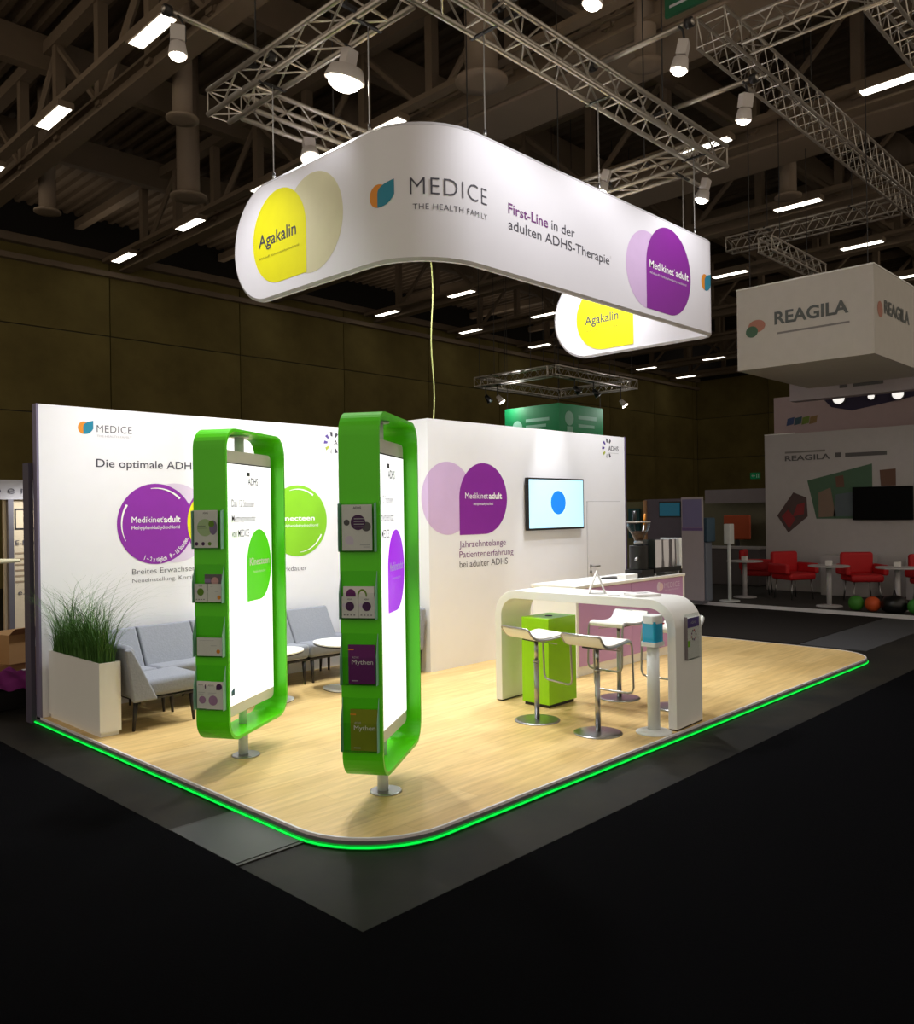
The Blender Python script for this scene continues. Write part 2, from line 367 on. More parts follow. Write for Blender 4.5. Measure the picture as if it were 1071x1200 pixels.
# ================================================================== TRUSSES
def truss(name, label, a, b, w=.23, bay=.5, rc=.025, rb=.009, parts=True, group=None, hoist=(.25, .75), cat='truss'):
    a = Vector(a); b = Vector(b); L = (b - a).length; d = (b - a).normalized(); ang = math.atan2(d.y, d.x)
    t = thing(name, label, cat, a, ang, group)
    for (y, z) in ((0, 0), (w, 0), (0, w), (w, w)):
        obj('chord', MB().tube([(0, y, z), (L, y, z)], rc, 10 if parts else 6), M_alu, t)
    n = max(1, round(L / bay)); st = L / n
    segs = []
    for i in range(n):
        x0, x1 = i * st, (i + 1) * st; xm = (x0 + x1) / 2
        for y in (0, w):
            segs += [((x0, y, w), (xm, y, 0)), ((xm, y, 0), (x1, y, w))]
        for z in (0, w):
            segs += [((xm, 0, z), (x1, w, z)), ((xm, 0, z), (xm, w, z))]
    for hq in hoist:
        obj('hoist_wire', MB().tube([(L * hq, w / 2, w), (L * hq, w / 2, 11.49 - a.z)], .008, 5), M_dark, t); obj('hoist_beam', MB().box(L * hq - .02, L * hq + .02, -.02, w + .02, w, w + .03), M_dark, t)
    segs += [((0, 0, 0), (0, w, 0)), ((0, 0, w), (0, w, w)), ((0, 0, 0), (0, 0, w)), ((0, w, 0), (0, w, w)), ((L, 0, 0), (L, w, 0)), ((L, 0, w), (L, w, w)), ((L, 0, 0), (L, 0, w)), ((L, w, 0), (L, w, w))]
    if parts:
        cache = {}
        for p, q in segs:
            key = tuple(round(q[i] - p[i], 3) for i in range(3))
            if key not in cache: cache[key] = MB().tube([(0, 0, 0), key], rb, 6).mesh('brace', M_alu)
            obj('brace', cache[key], None, t, loc=p)
    else:
        mb = MB()
        for p, q in segs: mb.tube([p, q], rb, 4, caps=False)
        o = obj('bracing', mb, M_alu, t); o['kind'] = 'stuff'
    return t
ZB = 5.67
truss('box_truss', 'square aluminium truss over the long right face of the banner', (4.19, 4.37, ZB), (9.0, 4.37, ZB), group='truss square above the stand')
truss('box_truss', 'square aluminium truss running back from the banner corner, top left', (4.42, 4.66, ZB), (4.42, 7.32, ZB), group='truss square above the stand')
truss('box_truss', 'rear aluminium truss behind the rounded left end of the banner', (4.46, 6.93, ZB), (8.6, 6.93, ZB), group='truss square above the stand')
truss('box_truss', 'right aluminium truss running back above the far banner arm', (8.88, 4.66, ZB), (8.88, 7.2, ZB), group='truss square above the stand')
# pipes that carry the outer floodlights
def pipe(label, a, b):
    t = thing('lamp_pipe', label, 'pipe', a, 0, 'floodlight outrigger pipes'); a = Vector(a); b = Vector(b)
    obj('tube', MB().tube([(0, 0, 0), b - a], .026, 10), M_alu, t)
    d = (b - a).normalized()
    for s in (.04, (b - a).length - .06):
        p = d * s; obj('clamp', MB().tube([p - d * .03, p + d * .03], .045, 10), M_dark, t)
pipe('aluminium pipe carrying the single left floodlight', (3.32, 6.50, 5.98), (4.42, 6.50, 5.98))
pipe('aluminium pipe reaching from the truss to the middle right floodlight', (6.62, 3.5, 5.98), (6.62, 4.6, 5.98))
pipe('aluminium pipe reaching from the truss to the rightmost front floodlight', (7.92, 3.52, 5.98), (7.92, 4.6, 5.98))
pipe('aluminium pipe above the floodlight at the top edge', (5.28, 3.5, 5.98), (5.28, 4.6, 5.98))
pipe('aluminium pipe under the truss end right of the banner', (8.66, 4.94, 5.73), (9.55, 4.94, 5.73))
# floodlights
M_lampbody = mat('grey_lamp_housing', (196, 188, 184), .45)
def flood(label, x, y, z, target, hang, power=SPOT, r=.07, ang=105, side=(0, 0)):
    loc = Vector((x, y, z)); d = (Vector(target) - loc).normalized()
    t = thing('floodlight', label, 'spotlight', loc, 0, 'floodlights on the trusses')
    rot = d.to_track_quat('-Z', 'Y').to_matrix()
    def T(pts): return [rot @ Vector(p) for p in pts]
    b = MB().lathe([(r * .6, .10), (r * .9, .085), (r * 1.12, .0), (r * 1.12, -.015)], 24); b.v = T(b.v); obj('reflector', b, M_lampbody, t)
    b = MB().box(-.06, .06, -.045, .045, .10, .23); b.v = T(b.v); obj('ballast_box', b, M_lampbody, t, bevel=.008)
    b = MB().lathe([(.001, -.015 - r * .6), (r * .45, -.015 - r * .52), (r * .8, -.015 - r * .3), (r * .98, -.015), (r * .98, -.0)], 24); b.v = T(b.v); obj('lamp_glass', b, M_lamp, t)
    top = Vector((side[0], side[1], hang - z)); yk = rot @ Vector((0, 0, .13))
    obj('yoke', MB().tube([yk + Vector((.07, 0, 0)), (top + yk) * .5 + Vector((.07, 0, .02)), (yk.x * .8 + .03, yk.y * .8, max(yk.z + .04, top.z - .03)), (top.x, top.y, top.z)], .010, 6), M_dark, t)
    l = bpy.data.lights.new('flood', 'SPOT'); l.energy = power; l.color = WARM; l.spot_size = math.radians(ang); l.spot_blend = .8; l.shadow_soft_size = .14
    lo = bpy.data.objects.new('flood_light', l); COL.objects.link(lo); lo.parent = t
    lo.location = d * (.06 + r * .6); lo.rotation_euler = d.to_track_quat('-Z', 'Y').to_euler()
    return t
flood('single floodlight on its own pipe, left of the trusses', 3.44, 6.48, 5.64, (3.5, 6.6, 1.0), 5.97, power=SPOT * .42)
flood('brightest floodlight, under the left truss above the banner curve', 4.36, 5.43, 5.38, (4.2, 6.8, .8), 5.67, r=.15, power=SPOT * 1.1)  # lens made oversized to stand in for the lamp's glare
flood('floodlight glaring over the rounded left end of the banner', 5.1, 6.92, 5.4, (4.3, 5.2, .6), 5.67, r=.09)
flood('floodlight peeking over the long banner face near its right third', 8.40, 5.66, 5.6, (7.8, 7.0, 1.3), 5.66, power=SPOT * .8, side=(.25, 0))
flood('floodlight right of the banner end, under the truss corner', 9.47, 4.93, 5.58, (9.3, 6.3, .8), 5.72, r=.08)
flood('left one of the two floodlights on pipes over the banner', 6.58, 3.62, 5.6, (6.2, 4.6, .6), 5.97, ang=125, power=SPOT * .2)
flood('right one of the two floodlights on pipes over the banner', 7.88, 3.65, 5.6, (8.4, 4.6, .9), 5.97, ang=125, power=SPOT * .2)
flood('floodlight cut by the top edge of the picture', 5.26, 3.60, 5.6, (4.6, 4.4, .6), 5.97, ang=125, power=SPOT * .2)
flood('unseen floodlight added over the lounge behind the banner', 6.6, 7.0, 5.42, (5.8, 7.6, 1.2), 5.70, power=SPOT * 1.0)  # hidden lamp, put in for light on the lounge walls
flood('unseen floodlight added at the rear right corner of the trusses', 8.72, 6.2, 5.42, (8.6, 5.0, .8), 5.70, power=SPOT * .75)  # hidden lamp, added to brighten the rear right of the stand

# aluminium hall trusses further off
truss('hall_truss', 'thin aluminium truss crossing the roof from the floodlights to the right edge', (9.5, 4.62, 7.45), (22, 4.62, 7.45), w=.36, bay=.36, rc=.022, rb=.008, parts=False, group='house trusses')
truss('hall_truss', 'aluminium truss running off at the top right towards the viewer', (10.1, -2, 7.45), (10.1, 4.55, 7.45), w=.3, bay=.4, rc=.024, rb=.009, parts=False, group='house trusses')
truss('hall_truss', 'short steep aluminium truss in the top right corner', (10.16, 2.95, 7.45), (16, 2.95, 7.45), w=.3, bay=.4, rc=.022, rb=.009, parts=False, group='house trusses')
truss('hall_truss', 'distant aluminium truss level above the dim hanging cube', (17.9, 5.1, 7.5), (17.9, 8.6, 7.5), w=.3, bay=.4, rc=.02, rb=.009, parts=False, group='house trusses')
truss('hall_truss', 'short distant truss pointing down at the dim hanging cube', (15.0, 6.45, 6.5), (17.6, 6.45, 6.5), w=.25, bay=.35, rc=.02, rb=.009, parts=False, group='house trusses')
# small truss ring with green cube
SX, SY, SZ, SL, SM = 16.04, 12.18, 5.05, 3.6, 2.64
for a, b, lb in (((SX, SY), (SX + SL, SY), 'front right side'), ((SX + .23, SY + .26), (SX + .23, SY + SM), 'front left side'), ((SX + .26, SY + SM - .23), (SX + SL, SY + SM - .23), 'rear left side'), ((SX + SL, SY + .26), (SX + SL, SY + SM - .26), 'rear right side')):
    truss('ring_truss', f'{lb} of the small truss ring above the green cube', (*a, SZ), (*b, SZ), bay=.42, rc=.022, rb=.009, parts=False, group='small truss ring')
for (x, y) in ((SX + .1, SY + .1), (SX + SL - .1, SY + .1), (SX + .1, SY + SM - .1), (SX + SL - .1, SY + SM - .1)):
    tag(obj('hanging_wire', MB().tube([(x, y, SZ + .2), (x, y, 11.5)], .008, 5), M_dark), 'thin dark wire at the ' + ('left' if x < SX + 1 and y > SY + 1 else 'right' if x > SX + 1 and y < SY + 1 else 'near' if x < SX + 1 else 'far') + ' corner of the small truss ring', 'wire', 'wires of the small truss ring')
def small_spot(label, x, y, z, lit):
    t = thing('stage_lamp', label, 'spotlight', (x, y, z), 0, 'lamps on the small truss ring')
    obj('housing', MB().tube([(0, 0, 0), (.06, -.1, -.16)], [.05, .085], 12), M_lampbody if lit else M_black, t)
    obj('lens', MB().tube([(.062, -.103, -.165), (.064, -.106, -.17)], .08, 12), M_lamp if lit else M_chrome, t)
    obj('bracket', MB().tube([(0, 0, 0), (0, 0, SZ - z)], .015, 6).box(-.13, .13, -.13, .13, SZ - z - .005, SZ - z), M_dark, t)
    if lit:
        l = bpy.data.lights.new('stage', 'POINT'); l.energy = 22; l.color = WARM; l.shadow_soft_size = .05; lo = bpy.data.objects.new('stage_light', l); COL.objects.link(lo); lo.parent = t; lo.location = (.10, -.16, -.26)
small_spot('lit lamp under the left corner of the small truss ring', SX + .12, SY + 1.95, SZ - .30, True)
small_spot('starry bright lamp under the right corner of the small truss ring', SX + 2.95, SY + .11, SZ - .35, True)
small_spot('unlit lamp left of the lit one on the ring', SX + .12, SY + 2.35, SZ - .25, False)
small_spot('unlit lamp over the middle of the green cube', SX + .9, SY + .1, SZ - .2, False)
small_spot('unlit lamp between the cube and the starry lamp', SX + 1.7, SY + .1, SZ - .2, False)
M_gsign = mat('green_fabric_cube', (0, 122, 66), .6, emit=.12)
gc = thing('green_cube_sign', 'green hanging cube with blurred white print under the small truss ring', 'hanging sign', (16.6, 12.52, 3.0))
obj('fabric', MB().box(0, 1.9, 0, 1.75, 0, 1.45), M_gsign, gc)
M_paleg = mat('pale_green_print', (150, 205, 178), .6)
for wx, wy in ((.05, .05), (1.85, .05), (.05, 1.7)): obj('wire', MB().tube([(wx, wy, 1.45), (wx, wy, 8.49)], .006, 5), M_dark, gc)
fA = lambda u, v, k: (-.004 * k, 1.75 - u, v); fB = lambda u, v, k: (u, -.004 * k, v)
disc(gc, .42, .95, .16, fA, M_paleg); rect(gc, .7, 1.45, 1.05, 1.13, fA, M_paleg); rect(gc, .7, 1.35, .9, .97, fA, M_paleg); rect(gc, .36, .5, .5, .8, fA, M_paleg)
disc(gc, .42, 1.1, .18, fB, M_paleg); rect(gc, .32, .56, .4, .9, fB, M_paleg); rect(gc, .8, 1.6, 1.1, 1.2, fB, M_paleg); rect(gc, .8, 1.5, .9, .98, fB, M_paleg)
# green sign at the very top
gs = thing('aisle_sign', 'dark green aisle sign cut by the top edge', 'hanging sign', (8.25, 4.62, 6.4))
gs.location = (8.3, 4.72, 7.20)
obj('board', MB().box(-.02, .02, -.75, 0, 0, .5), mat('aisle_sign_green', (10, 84, 52), .5), gs)
rect(gs, .06, .62, .08, .11, lambda u, v, k: (-.022 - .002 * k, -u, v), M_faint, n=1); [obj('sign_wire', MB().tube([(0, yy, .5), (0, yy, 4.25)], .006, 5), M_dark, gs) for yy in (-.1, -.65)]

# ================================================================== BANNER
R1, R2 = .6, .13
BX0, BY0, BX1 = 4.31, 4.5, 8.86
def bpath(s):           # centre line of the banner, returns point and outward normal
    L0 = 7.02 - (BY0 + R1); L1 = R1 * PI / 2; L2 = (BX1 - R2) - (BX0 + R1); L3 = R2 * PI / 2
    if s <= L0: return (BX0, 7.02 - s), (-1, 0)
    s -= L0
    if s <= L1: a = s / R1; return (BX0 + R1 - R1 * math.cos(a), BY0 + R1 - R1 * math.sin(a)), (-math.cos(a), -math.sin(a))
    s -= L1
    if s <= L2: return (BX0 + R1 + s, BY0), (0, -1)
    s -= L2
    if s <= L3: a = s / R2; return (BX1 - R2 + R2 * math.sin(a), BY0 + R2 - R2 * math.cos(a)), (math.sin(a), -math.cos(a))
    s -= L3
    return (BX1, BY0 + R2 + s), (1, 0)
BL = 1.92 + .942 + 3.82 + .204 + 2.07
ZC, HB = 4.275, .51
ban = thing('hanging_banner', 'large white curved fabric banner hung on wires over the stand', 'banner', (0, 0, 0))
T_ = .028
cols = []
ss = sorted(set([BL * i / 90 for i in range(91)] + [HB * (1 - math.cos(PI / 2 * i / 16)) for i in range(17)] + [BL - HB * (1 - math.cos(PI / 2 * i / 16)) for i in range(17)] + [6.682 + .204 * i / 8 for i in range(9)]))
for s in ss:
    h = HB
    if s < HB: h = math.sqrt(max(1e-6, HB * HB - (HB - s) ** 2))
    if s > BL - HB: h = math.sqrt(max(1e-6, HB * HB - (HB - (BL - s)) ** 2))
    cols.append((s, max(h, .02)))
M_banner = mat('white_banner_fabric', (232, 230, 238), .6, var=.015)
vs = []; fs = []
for s, h in cols:
    (x, y), (nx, ny) = bpath(s)
    for k in (1, -1):
        for z in (ZC - h, ZC + h): vs.append((x + nx * T_ * k, y + ny * T_ * k, z))
for i in range(len(cols) - 1):
    a = 4 * i; b = a + 4
    fs += [(a, b, b + 1, a + 1), (b + 2, a + 2, a + 3, b + 3)]
obj('fabric', MB().add(vs, fs, True), M_banner, ban)
loop = [(*bpath(s)[0], ZC + h) for s, h in cols] + [(*bpath(s)[0], ZC - h) for s, h in reversed(cols)]
obj('edge_profile', MB().tube(loop, .029, 6, closed=True), mat('pale_edge_profile', (196, 194, 200), .4), ban)
def fo(u, v, k):       # outside of the banner
    (x, y), (nx, ny) = bpath(u); d = T_ + .0010 * k; return (x + nx * d, y + ny * d, v)
def fi(u, v, k):       # inside, u counted leftwards to rightwards as read from inside
    (x, y), (nx, ny) = bpath(BL - u); d = T_ + .0010 * k; return (x - nx * d, y - ny * d, v)
disc(ban, 1.22, 4.27, .42, fo, M_beige, 1)
disc(ban, .725, 4.28, .41, fo, M_yellow, 2, 'br')
text(ban, 'Agakalin', .41, 4.23, .58, .115, fo, M_text, .006, lift=4)
text(ban, 'Wirkstoff: Atomoxetinhydrochlorid', .41, 4.12, .62, .022, fo, mat('olive_small_ink', (150, 146, 30), .6), lift=4)
leaf_logo(ban, 1.97, 4.18, .20, fo)
text(ban, 'MEDICE', 2.31, 4.245, .66, .135, fo, M_text, -.012, 1.12)
text(ban, 'THE HEALTH FAMILY', 2.33, 4.13, .64, .045, fo, M_text, -.006, 1.1)
S0 = 1.92 + .942 - 4.91
text(ban, 'First-Line', 5.28 + S0, 4.255, .53, .085, fo, M_textp, .012)
text(ban, 'in der', 5.28 + .58 + S0, 4.255, .34, .085, fo, M_text)
text(ban, 'adulten ADHS-Therapie', 5.28 + S0, 4.125, 1.47, .085, fo, M_text)
disc(ban, 7.43 + S0, 4.21, .39, fo, M_lilac, 1)
disc(ban, 7.86 + S0, 4.275, .45, fo, M_purple, 2, 'bl')
text(ban, 'Medikinet', 7.47 + S0, 4.25, .48, .075, fo, M_textw, .012, lift=4)
text(ban, 'adult', 7.99 + S0, 4.25, .27, .075, fo, M_textw, .02, lift=4)
text(ban, 'Wirkstoff: Methylphenidathydrochlorid', 7.47 + S0, 4.185, .74, .024, fo, M_lilac2, lift=4)
text(ban, '®', 7.955 + S0, 4.305, .018, .018, fo, M_textw, lift=4); text(ban, '®', 6.76 + S0, 4.19, .02, .02, fo, M_faint, lift=4)
leaf_logo(ban, 8.55 + S0, 4.22, .2, fo)
disc(ban, .76, 4.23, .42, fi, M_yellow, 2, 'br'); text(ban, 'Agakalin', .47, 4.15, .5, .11, fi, M_text, .014, lift=3)
text(ban, 'Wirkstoff', .47, 4.06, .5, .02, fi, mat('olive_small_ink', (150, 146, 30), .6), lift=4)
for i, (x, y, lb) in enumerate(((4.31, 6.4, 'nearest the rounded left end'), (4.31, 5.07, 'beside the brightest floodlight'), (5.04, 4.5, 'at the left end of the long face'), (6.64, 4.5, 'at the middle of the long face'), (8.47, 4.5, 'at the right end of the long face'), (8.86, 4.85, 'on the far arm behind the right end'))):
    t = thing('banner_wire', f'thin steel wire holding the banner {lb}', 'wire', (x, y, 4.8), 0, 'wires of the big banner')
    hx, hy = (.14, .015) if x in (4.31, 8.86) else (.015, .14)
    obj('hanger_bar', MB().box(-hx, hx, -hy, hy, .845, .86), M_dark, t)
    obj('wire', MB().tube([(0, 0, 0), (0, 0, .87)], .0055, 6), M_chrome, t); obj('ferrule', MB().tube([(0, 0, -.01), (0, 0, .07)], .014, 8), M_chrome, t)
pts = [(7.06 + .02 * math.sin(i * .7), 7.2, 2.9 + i * .14) for i in range(20)]
tag(obj('power_cable', MB().tube(pts, .008, 6), mat('yellowish_cable', (176, 182, 110), .6)), 'yellowish cable hanging from the truss down behind the cabin wall', 'cable')

# ================================================================== PLATFORM
def rrect(x0, x1, y0, y1, rs, n=10):     # corners in order: x0y0, x1y0, x1y1, x0y1
    out = []
    for (cx, cy, sx, sy, a0), r in zip(((x0, y0, 1, 1, PI), (x1, y0, -1, 1, 1.5 * PI), (x1, y1, -1, -1, 0), (x0, y1, 1, -1, .5 * PI)), rs):
        if r <= 0: out.append((cx, cy)); continue
        for i in range(n + 1):
            a = a0 + PI / 2 * i / n; out.append((cx + sx * r + r * math.cos(a), cy + sy * r + r * math.sin(a)))
    return out
PX0, PX1, PY0, PY1 = 2.80, 10.90, 3.42, 8.05
pf = struct('floor_stand')
obj('laminate', MB().prism(rrect(PX0 + .012, PX1 - .012, PY0 + .012, PY1, (.59, .54, 0, 0)), -.03, 0), wood_floor(), pf)
obj('substructure', MB().prism(rrect(PX0 + .05, PX1 - .05, PY0 + .05, PY1, (.55, .5, 0, 0)), -.06, -.03), M_dark, pf)
def rim(name, off, z0, z1, th, m):
    ou = rrect(PX0 - off, PX1 + off, PY0 - off, PY1, (.6 + off, .55 + off, 0, 0)); i_ = rrect(PX0 - off + th, PX1 + off - th, PY0 - off + th, PY1 - .001, (.6 + off - th, .55 + off - th, 0, 0))
    n = len(ou); vs = [(x, y, z0) for x, y in ou] + [(x, y, z0) for x, y in i_] + [(x, y, z1) for x, y in ou] + [(x, y, z1) for x, y in i_]; fs = []
    for i in range(n - 1):
        if i == 22: continue
        if ou[i][1] == PY1 and ou[i + 1][1] == PY1: continue
        j = i + 1; fs += [(i, n + i, n + j, j), (2 * n + i, 2 * n + j, 3 * n + j, 3 * n + i), (i, j, 2 * n + j, 2 * n + i), (n + j, n + i, 3 * n + i, 3 * n + j)]
    i = n - 1; j = 0; fs += [(i, n + i, n + j, j), (2 * n + i, 2 * n + j, 3 * n + j, 3 * n + i), (i, j, 2 * n + j, 2 * n + i)]
    i, j = 21, 22; fs += [(i, n + i, n + j, j), (2 * n + i, 2 * n + j, 3 * n + j, 3 * n + i), (i, j, 2 * n + j, 2 * n + i)]
    return obj(name, MB().add(vs, fs), m, pf)
rim('edge_trim', .0, -.012, .004, .014, mat('white_edge_trim', (225, 222, 225), .35))
rim('edge_profile', .006, -.032, -.012, .03, M_cap)
M_ledd = mat('green_led_lens', (0, 150, 45), .4, emit=.55)
rim('led_strip', .014, -.055, -.033, .02, M_ledd)
rim('led_strip', .020, -.048, -.040, .02, M_led)

# ================================================================== BOOTH WALLS
wb = struct('wall_back')
obj('panel', MB().box(2.82, 6.56, 7.96, 8.04, 0, 2.83), M_wall, wb)
obj('side_edge', MB().box(2.80, 2.82, 7.955, 8.045, -.02, 2.832), mat('lilac_grey_profile', (120, 112, 138), .5), wb)
fw1 = lambda u, v, k: (u, 7.96 - .0010 * k, v)
leaf_logo(wb, 3.17, 2.58, .13, fw1); text(wb, 'MEDICE', 3.345, 2.605, .34, .07, fw1, M_text, -.008, 1.1); text(wb, 'THE HEALTH FAMILY', 3.345, 2.56, .34, .02, fw1, M_faint)
text(wb, 'Die optimale ADHS', 3.335, 2.275, 1.04, .078, fw1, M_text, .004)
disc(wb, 4.12, 1.73, .40, fw1, M_lilac2, 1); disc(wb, 3.925, 1.725, .40, fw1, M_purple2, 2)
disc(wb, 4.655, 1.725, .42, fw1, M_purple2, 3); disc(wb, 4.655, 1.725, .40, fw1, M_yellow, 4)
arc_line(wb, 3.925, 1.725, .355, PI * 1.15, PI * .82, .022, fw1, M_textw, 4); arc_line(wb, 3.925, 1.725, .355, PI * .55, PI * .25, .022, fw1, M_textw, 4)
text(wb, 'Medikinet', 3.67, 1.74, .32, .06, fw1, M_textw, .0, lift=4); text(wb, 'adult', 4.0, 1.74, .18, .06, fw1, M_textw, .025, lift=4)
text(wb, 'Methylphenidathydrochlorid', 3.67, 1.675, .5, .035, fw1, M_textw, lift=4)
arc_text(wb, '1 – 2 x täglich   8 – 16 Stunden', 3.925, 1.725, .375, PI * 1.38, PI * 1.86, .045, fw1, M_textw, 5)
text(wb, 'Breites Erwachsenen', 3.67, 1.235, .76, .055, fw1, M_text, -.01); text(wb, 'Neueinstellung. Kombination', 3.67, 1.155, .86, .042, fw1, M_text, -.012)
text(wb, '®', 3.985, 1.78, .014, .014, fw1, M_textw, lift=4)
disc(wb, 5.62, 1.727, .405, fw1, M_gdisc, 2); arc_line(wb, 5.62, 1.727, .36, PI * .6, PI * .3, .02, fw1, M_textw, 4); arc_line(wb, 5.62, 1.727, .36, PI * 1.52, PI * 1.85, .02, fw1, M_textw, 4)
text(wb, 'Kinecteen', 5.33, 1.73, .52, .055, fw1, M_textw, .02, lift=4); text(wb, 'Methylphenidathydrochlorid', 5.33, 1.66, .57, .03, fw1, M_textw, lift=4)
text(wb, 'Wirkdauer', 5.30, 1.16, .43, .055, fw1, M_text, -.01)
adhs_logo(wb, 6.13, 2.64, .24, fw1)
wc = struct('wall_cabin')
obj('panel', MB().box(6.56, 10.57, 6.79, 8.1, 0, 2.86), M_wall, wc)
obj('edge', MB().box(10.57, 10.60, 6.785, 8.1, 0, 2.865), mat('violet_grey_profile', (92, 80, 112), .5), wc)
obj('door_panel', MB().box(9.62, 10.42, 6.783, 6.80, .01, 1.915), M_wall, wc)
obj('panel_joint', MB().box(9.60, 10.44, 6.786, 6.7895, 1.917, 1.923).box(9.602, 9.608, 6.786, 6.7895, 0, 1.92), M_faint, wc)
hd = obj('door_handle', MB().tube([(9.67, 6.785, 1.02), (9.67, 6.73, 1.02)], .011, 10).tube([(9.67, 6.73, 1.02), (9.82, 6.73, 1.02)], .010, 10).tube([(9.67, 6.785, 1.02), (9.67, 6.778, 1.02)], .026, 14).tube([(9.67, 6.785, .94), (9.67, 6.776, .94)], .024, 14), M_chrome, wc)
fw2 = lambda u, v, k: (u, 6.79 - .0010 * k, v); fw2s = lambda u, v, k: (6.56 - .0025 * k, 6.79 + (6.56 - u), v)
disc(wc, 6.87, 1.96, .42, fw2, M_lilac, 1, umin=6.56); disc(wc, 6.87, 1.96, .42, fw2s, M_lilac, 1, umax=6.56)
disc(wc, 7.487, 1.957, .427, fw2, M_purple, 2, 'bl')
text(wc, 'Medikinet', 7.16, 1.955, .40, .075, fw2, M_textw, -.004, lift=4); text(wc, 'adult', 7.575, 1.955, .24, .075, fw2, M_textw, .025, lift=4)
text(wc, 'Methylphenidathydrochlorid', 7.30, 1.88, .35, .03, fw2, M_textw, lift=4)
text(wc, 'Jahrzehntelange', 7.05, 1.385, .83, .077, fw2, M_textp, -.004); text(wc, 'Patientenerfahrung', 7.05, 1.265, .97, .077, fw2, M_textp, -.004); text(wc, 'bei adulter ADHS', 7.05, 1.15, .86, .077, fw2, M_text)
adhs_logo(wc, 10.14, 2.68, .26, fw2)
tv = thing('wall_television', 'flat television with a blue oval on pale blue, on the cabin wall', 'television', (8.25, 6.79, 1.55))
obj('bezel', MB().box(0, 1.21, -.06, -.012, 0, .675), M_black, tv, bevel=.006); obj('wall_bracket', MB().box(.25, .95, -.012, 0, .1, .55), M_dark, tv)
ft = lambda u, v, k: (u, -.06 - .001 * k, v)
rect(tv, .022, 1.188, .028, .653, ft, mat('screen_pale_blue', (176, 222, 240), .2, emit=.85, var=.01), name='screen')
disc(tv, .63, .355, .16, ft, mat('screen_blue', (0, 112, 240), .2, emit=.8, var=.01), 2, name='blue_oval', vr=.155)
bp = struct('wall_partition'); obj('panel', MB().box(2.76, 2.80, 8.05, 8.19, -.06, 2.30), mat('dark_violet_panel', (70, 64, 82), .6), bp)

# ================================================================== TOWERS
def rz_loop(w_, z0, z1, r, n=8):
    p = rrect(-w_ / 2, w_ / 2, z0, z1, (r, r, r, r), n); return p
def tower(label, C, th, which):
    t = thing('display_tower', label, 'display stand', (C[0], C[1], 0), th, 'green display towers')
    zb, zt = .215, 2.415
    obj('band', MB().loop_band(rz_loop(.96, zb, zt, .15), rz_loop(.916, zb + .022, zt - .022, .13), -.125, .125), M_green, t)
    for z0_, z1_, rr_ in ((.01, zb + .01, .036), (zb + .02, .42, .030), (2.2, zt - .02, .036)): obj('pole', MB().tube([(0, .02, z0_), (0, .02, z1_)], rr_, 18), M_grey, t)
    obj('base_plate', MB().lathe([(.105, 0), (.105, .006), (.095, .010)], 32), M_chrome, t)
    for z, d in ((zb - .0, -.014), (zt - .022, -.012)): obj('flange', MB().lathe([(.075, d), (.075, 0)], 24, (0, .02, z)), M_grey, t)
    sc_ = obj('screen_housing', MB().prism(rrect(-.42, .42, .35, 2.27, (.04,) * 4, 5), -.035, .045, 'y'), mat('pale_screen_frame', (222, 220, 212), .35), t, bevel=.006)
    fs_ = lambda u, v, k: (u, -.036 - .0012 * k, v)
    rect(t, -.41, .41, .43, 2.175, fs_, mat('white_lit_screen', (255, 255, 255), .3, emit=1.0, var=0), 1, name='screen')
    rect(t, -.41, .41, 2.172, 2.180, fs_, M_dark, 2, name='screen_edge')
    g = mat('screen_green', (84, 205, 25), .3, emit=.6, var=.01) if which == 'g' else mat('screen_purple', (172, 28, 240), .3, emit=.7, var=.01)
    disc(t, .19, 1.42, .205, fs_, g, 2, 'bl', name='drop_graphic', vr=.27)
    if which == 'g':
        disc(t, -.36, 1.45, .3, fs_, mat('screen_pale_green', (236, 248, 230), .3, emit=.9), 1.5, name='disc_graphic', umin=-.40, vr=.35)
        obj('leaf_logo', strips(lambda u: (.50, .54 + .02 * (u + .27) / .05), -.28, -.23, fs_, 2, 4), M_tealD, t)
    text(t, 'Kinecteen' if which == 'g' else 'Medikinet adult', .03, 1.42, .33, .055, fs_, M_textw, .02, lift=3, name='lettering')
    text(t, 'Methylphenidathydrochlorid', .09, 1.36, .2, .018, fs_, M_textw, lift=3)
    for i, ln in enumerate(('Das 12 Stunden', 'Methylphenidat', 'von MEDICE')): text(t, ln, -.24, 1.86 - i * .11, (.36, .38, .27)[i], .055, fs_, mat('light_screen_grey', (150, 148, 156), .6) if which != 'g' else M_black, .004, lift=3)
    text(t, 'ADHS', .02, 2.025, .16, .055, fs_, M_black, .01, lift=3); obj('logo', strips(lambda u: (2.09, 2.12), 0, .05, fs_, 3, 2), M_text, t)
    M_a = acrylic(); edge = mat('acrylic_edge', (150, 200, 185), .2, emit=.0)
    zz = [(1.575, 1.865), (1.178, 1.46), (.79, 1.09), (.395, .71)] if which == 'p' else [(1.57, 1.84), (1.196, 1.46), (.823, 1.10), (.455, .76)]
    for i, (a, b) in enumerate(zz):
        h = obj('brochure_holder', MB().box(-.4845, -.4815, -.105, .118, a, b).box(-.524, -.4845, -.105, .118, a, a + .003).box(-.525, -.522, -.105, .118, a + .003, a + (b - a) * (.97 if i == 0 else .55)), M_a, t)
        for y0 in (-.1065, .1165):
            sm = MB().prism([(-.525, a), (-.482, a), (-.482, b), (-.525, a + (b - a) * (.97 if i == 0 else .55))], y0, y0 + .003, 'y')
            obj('holder_side', sm, edge, h)
    return t, zz
TR = ((3.568, 4.126), math.radians(32.9)); TL = ((3.408, 5.536), math.radians(31.1))
tower('green looped tower nearest the viewer with a purple drop on its screen', *TR, 'p')
tower('green looped tower by the lounge with a green drop on its screen', *TL, 'g')
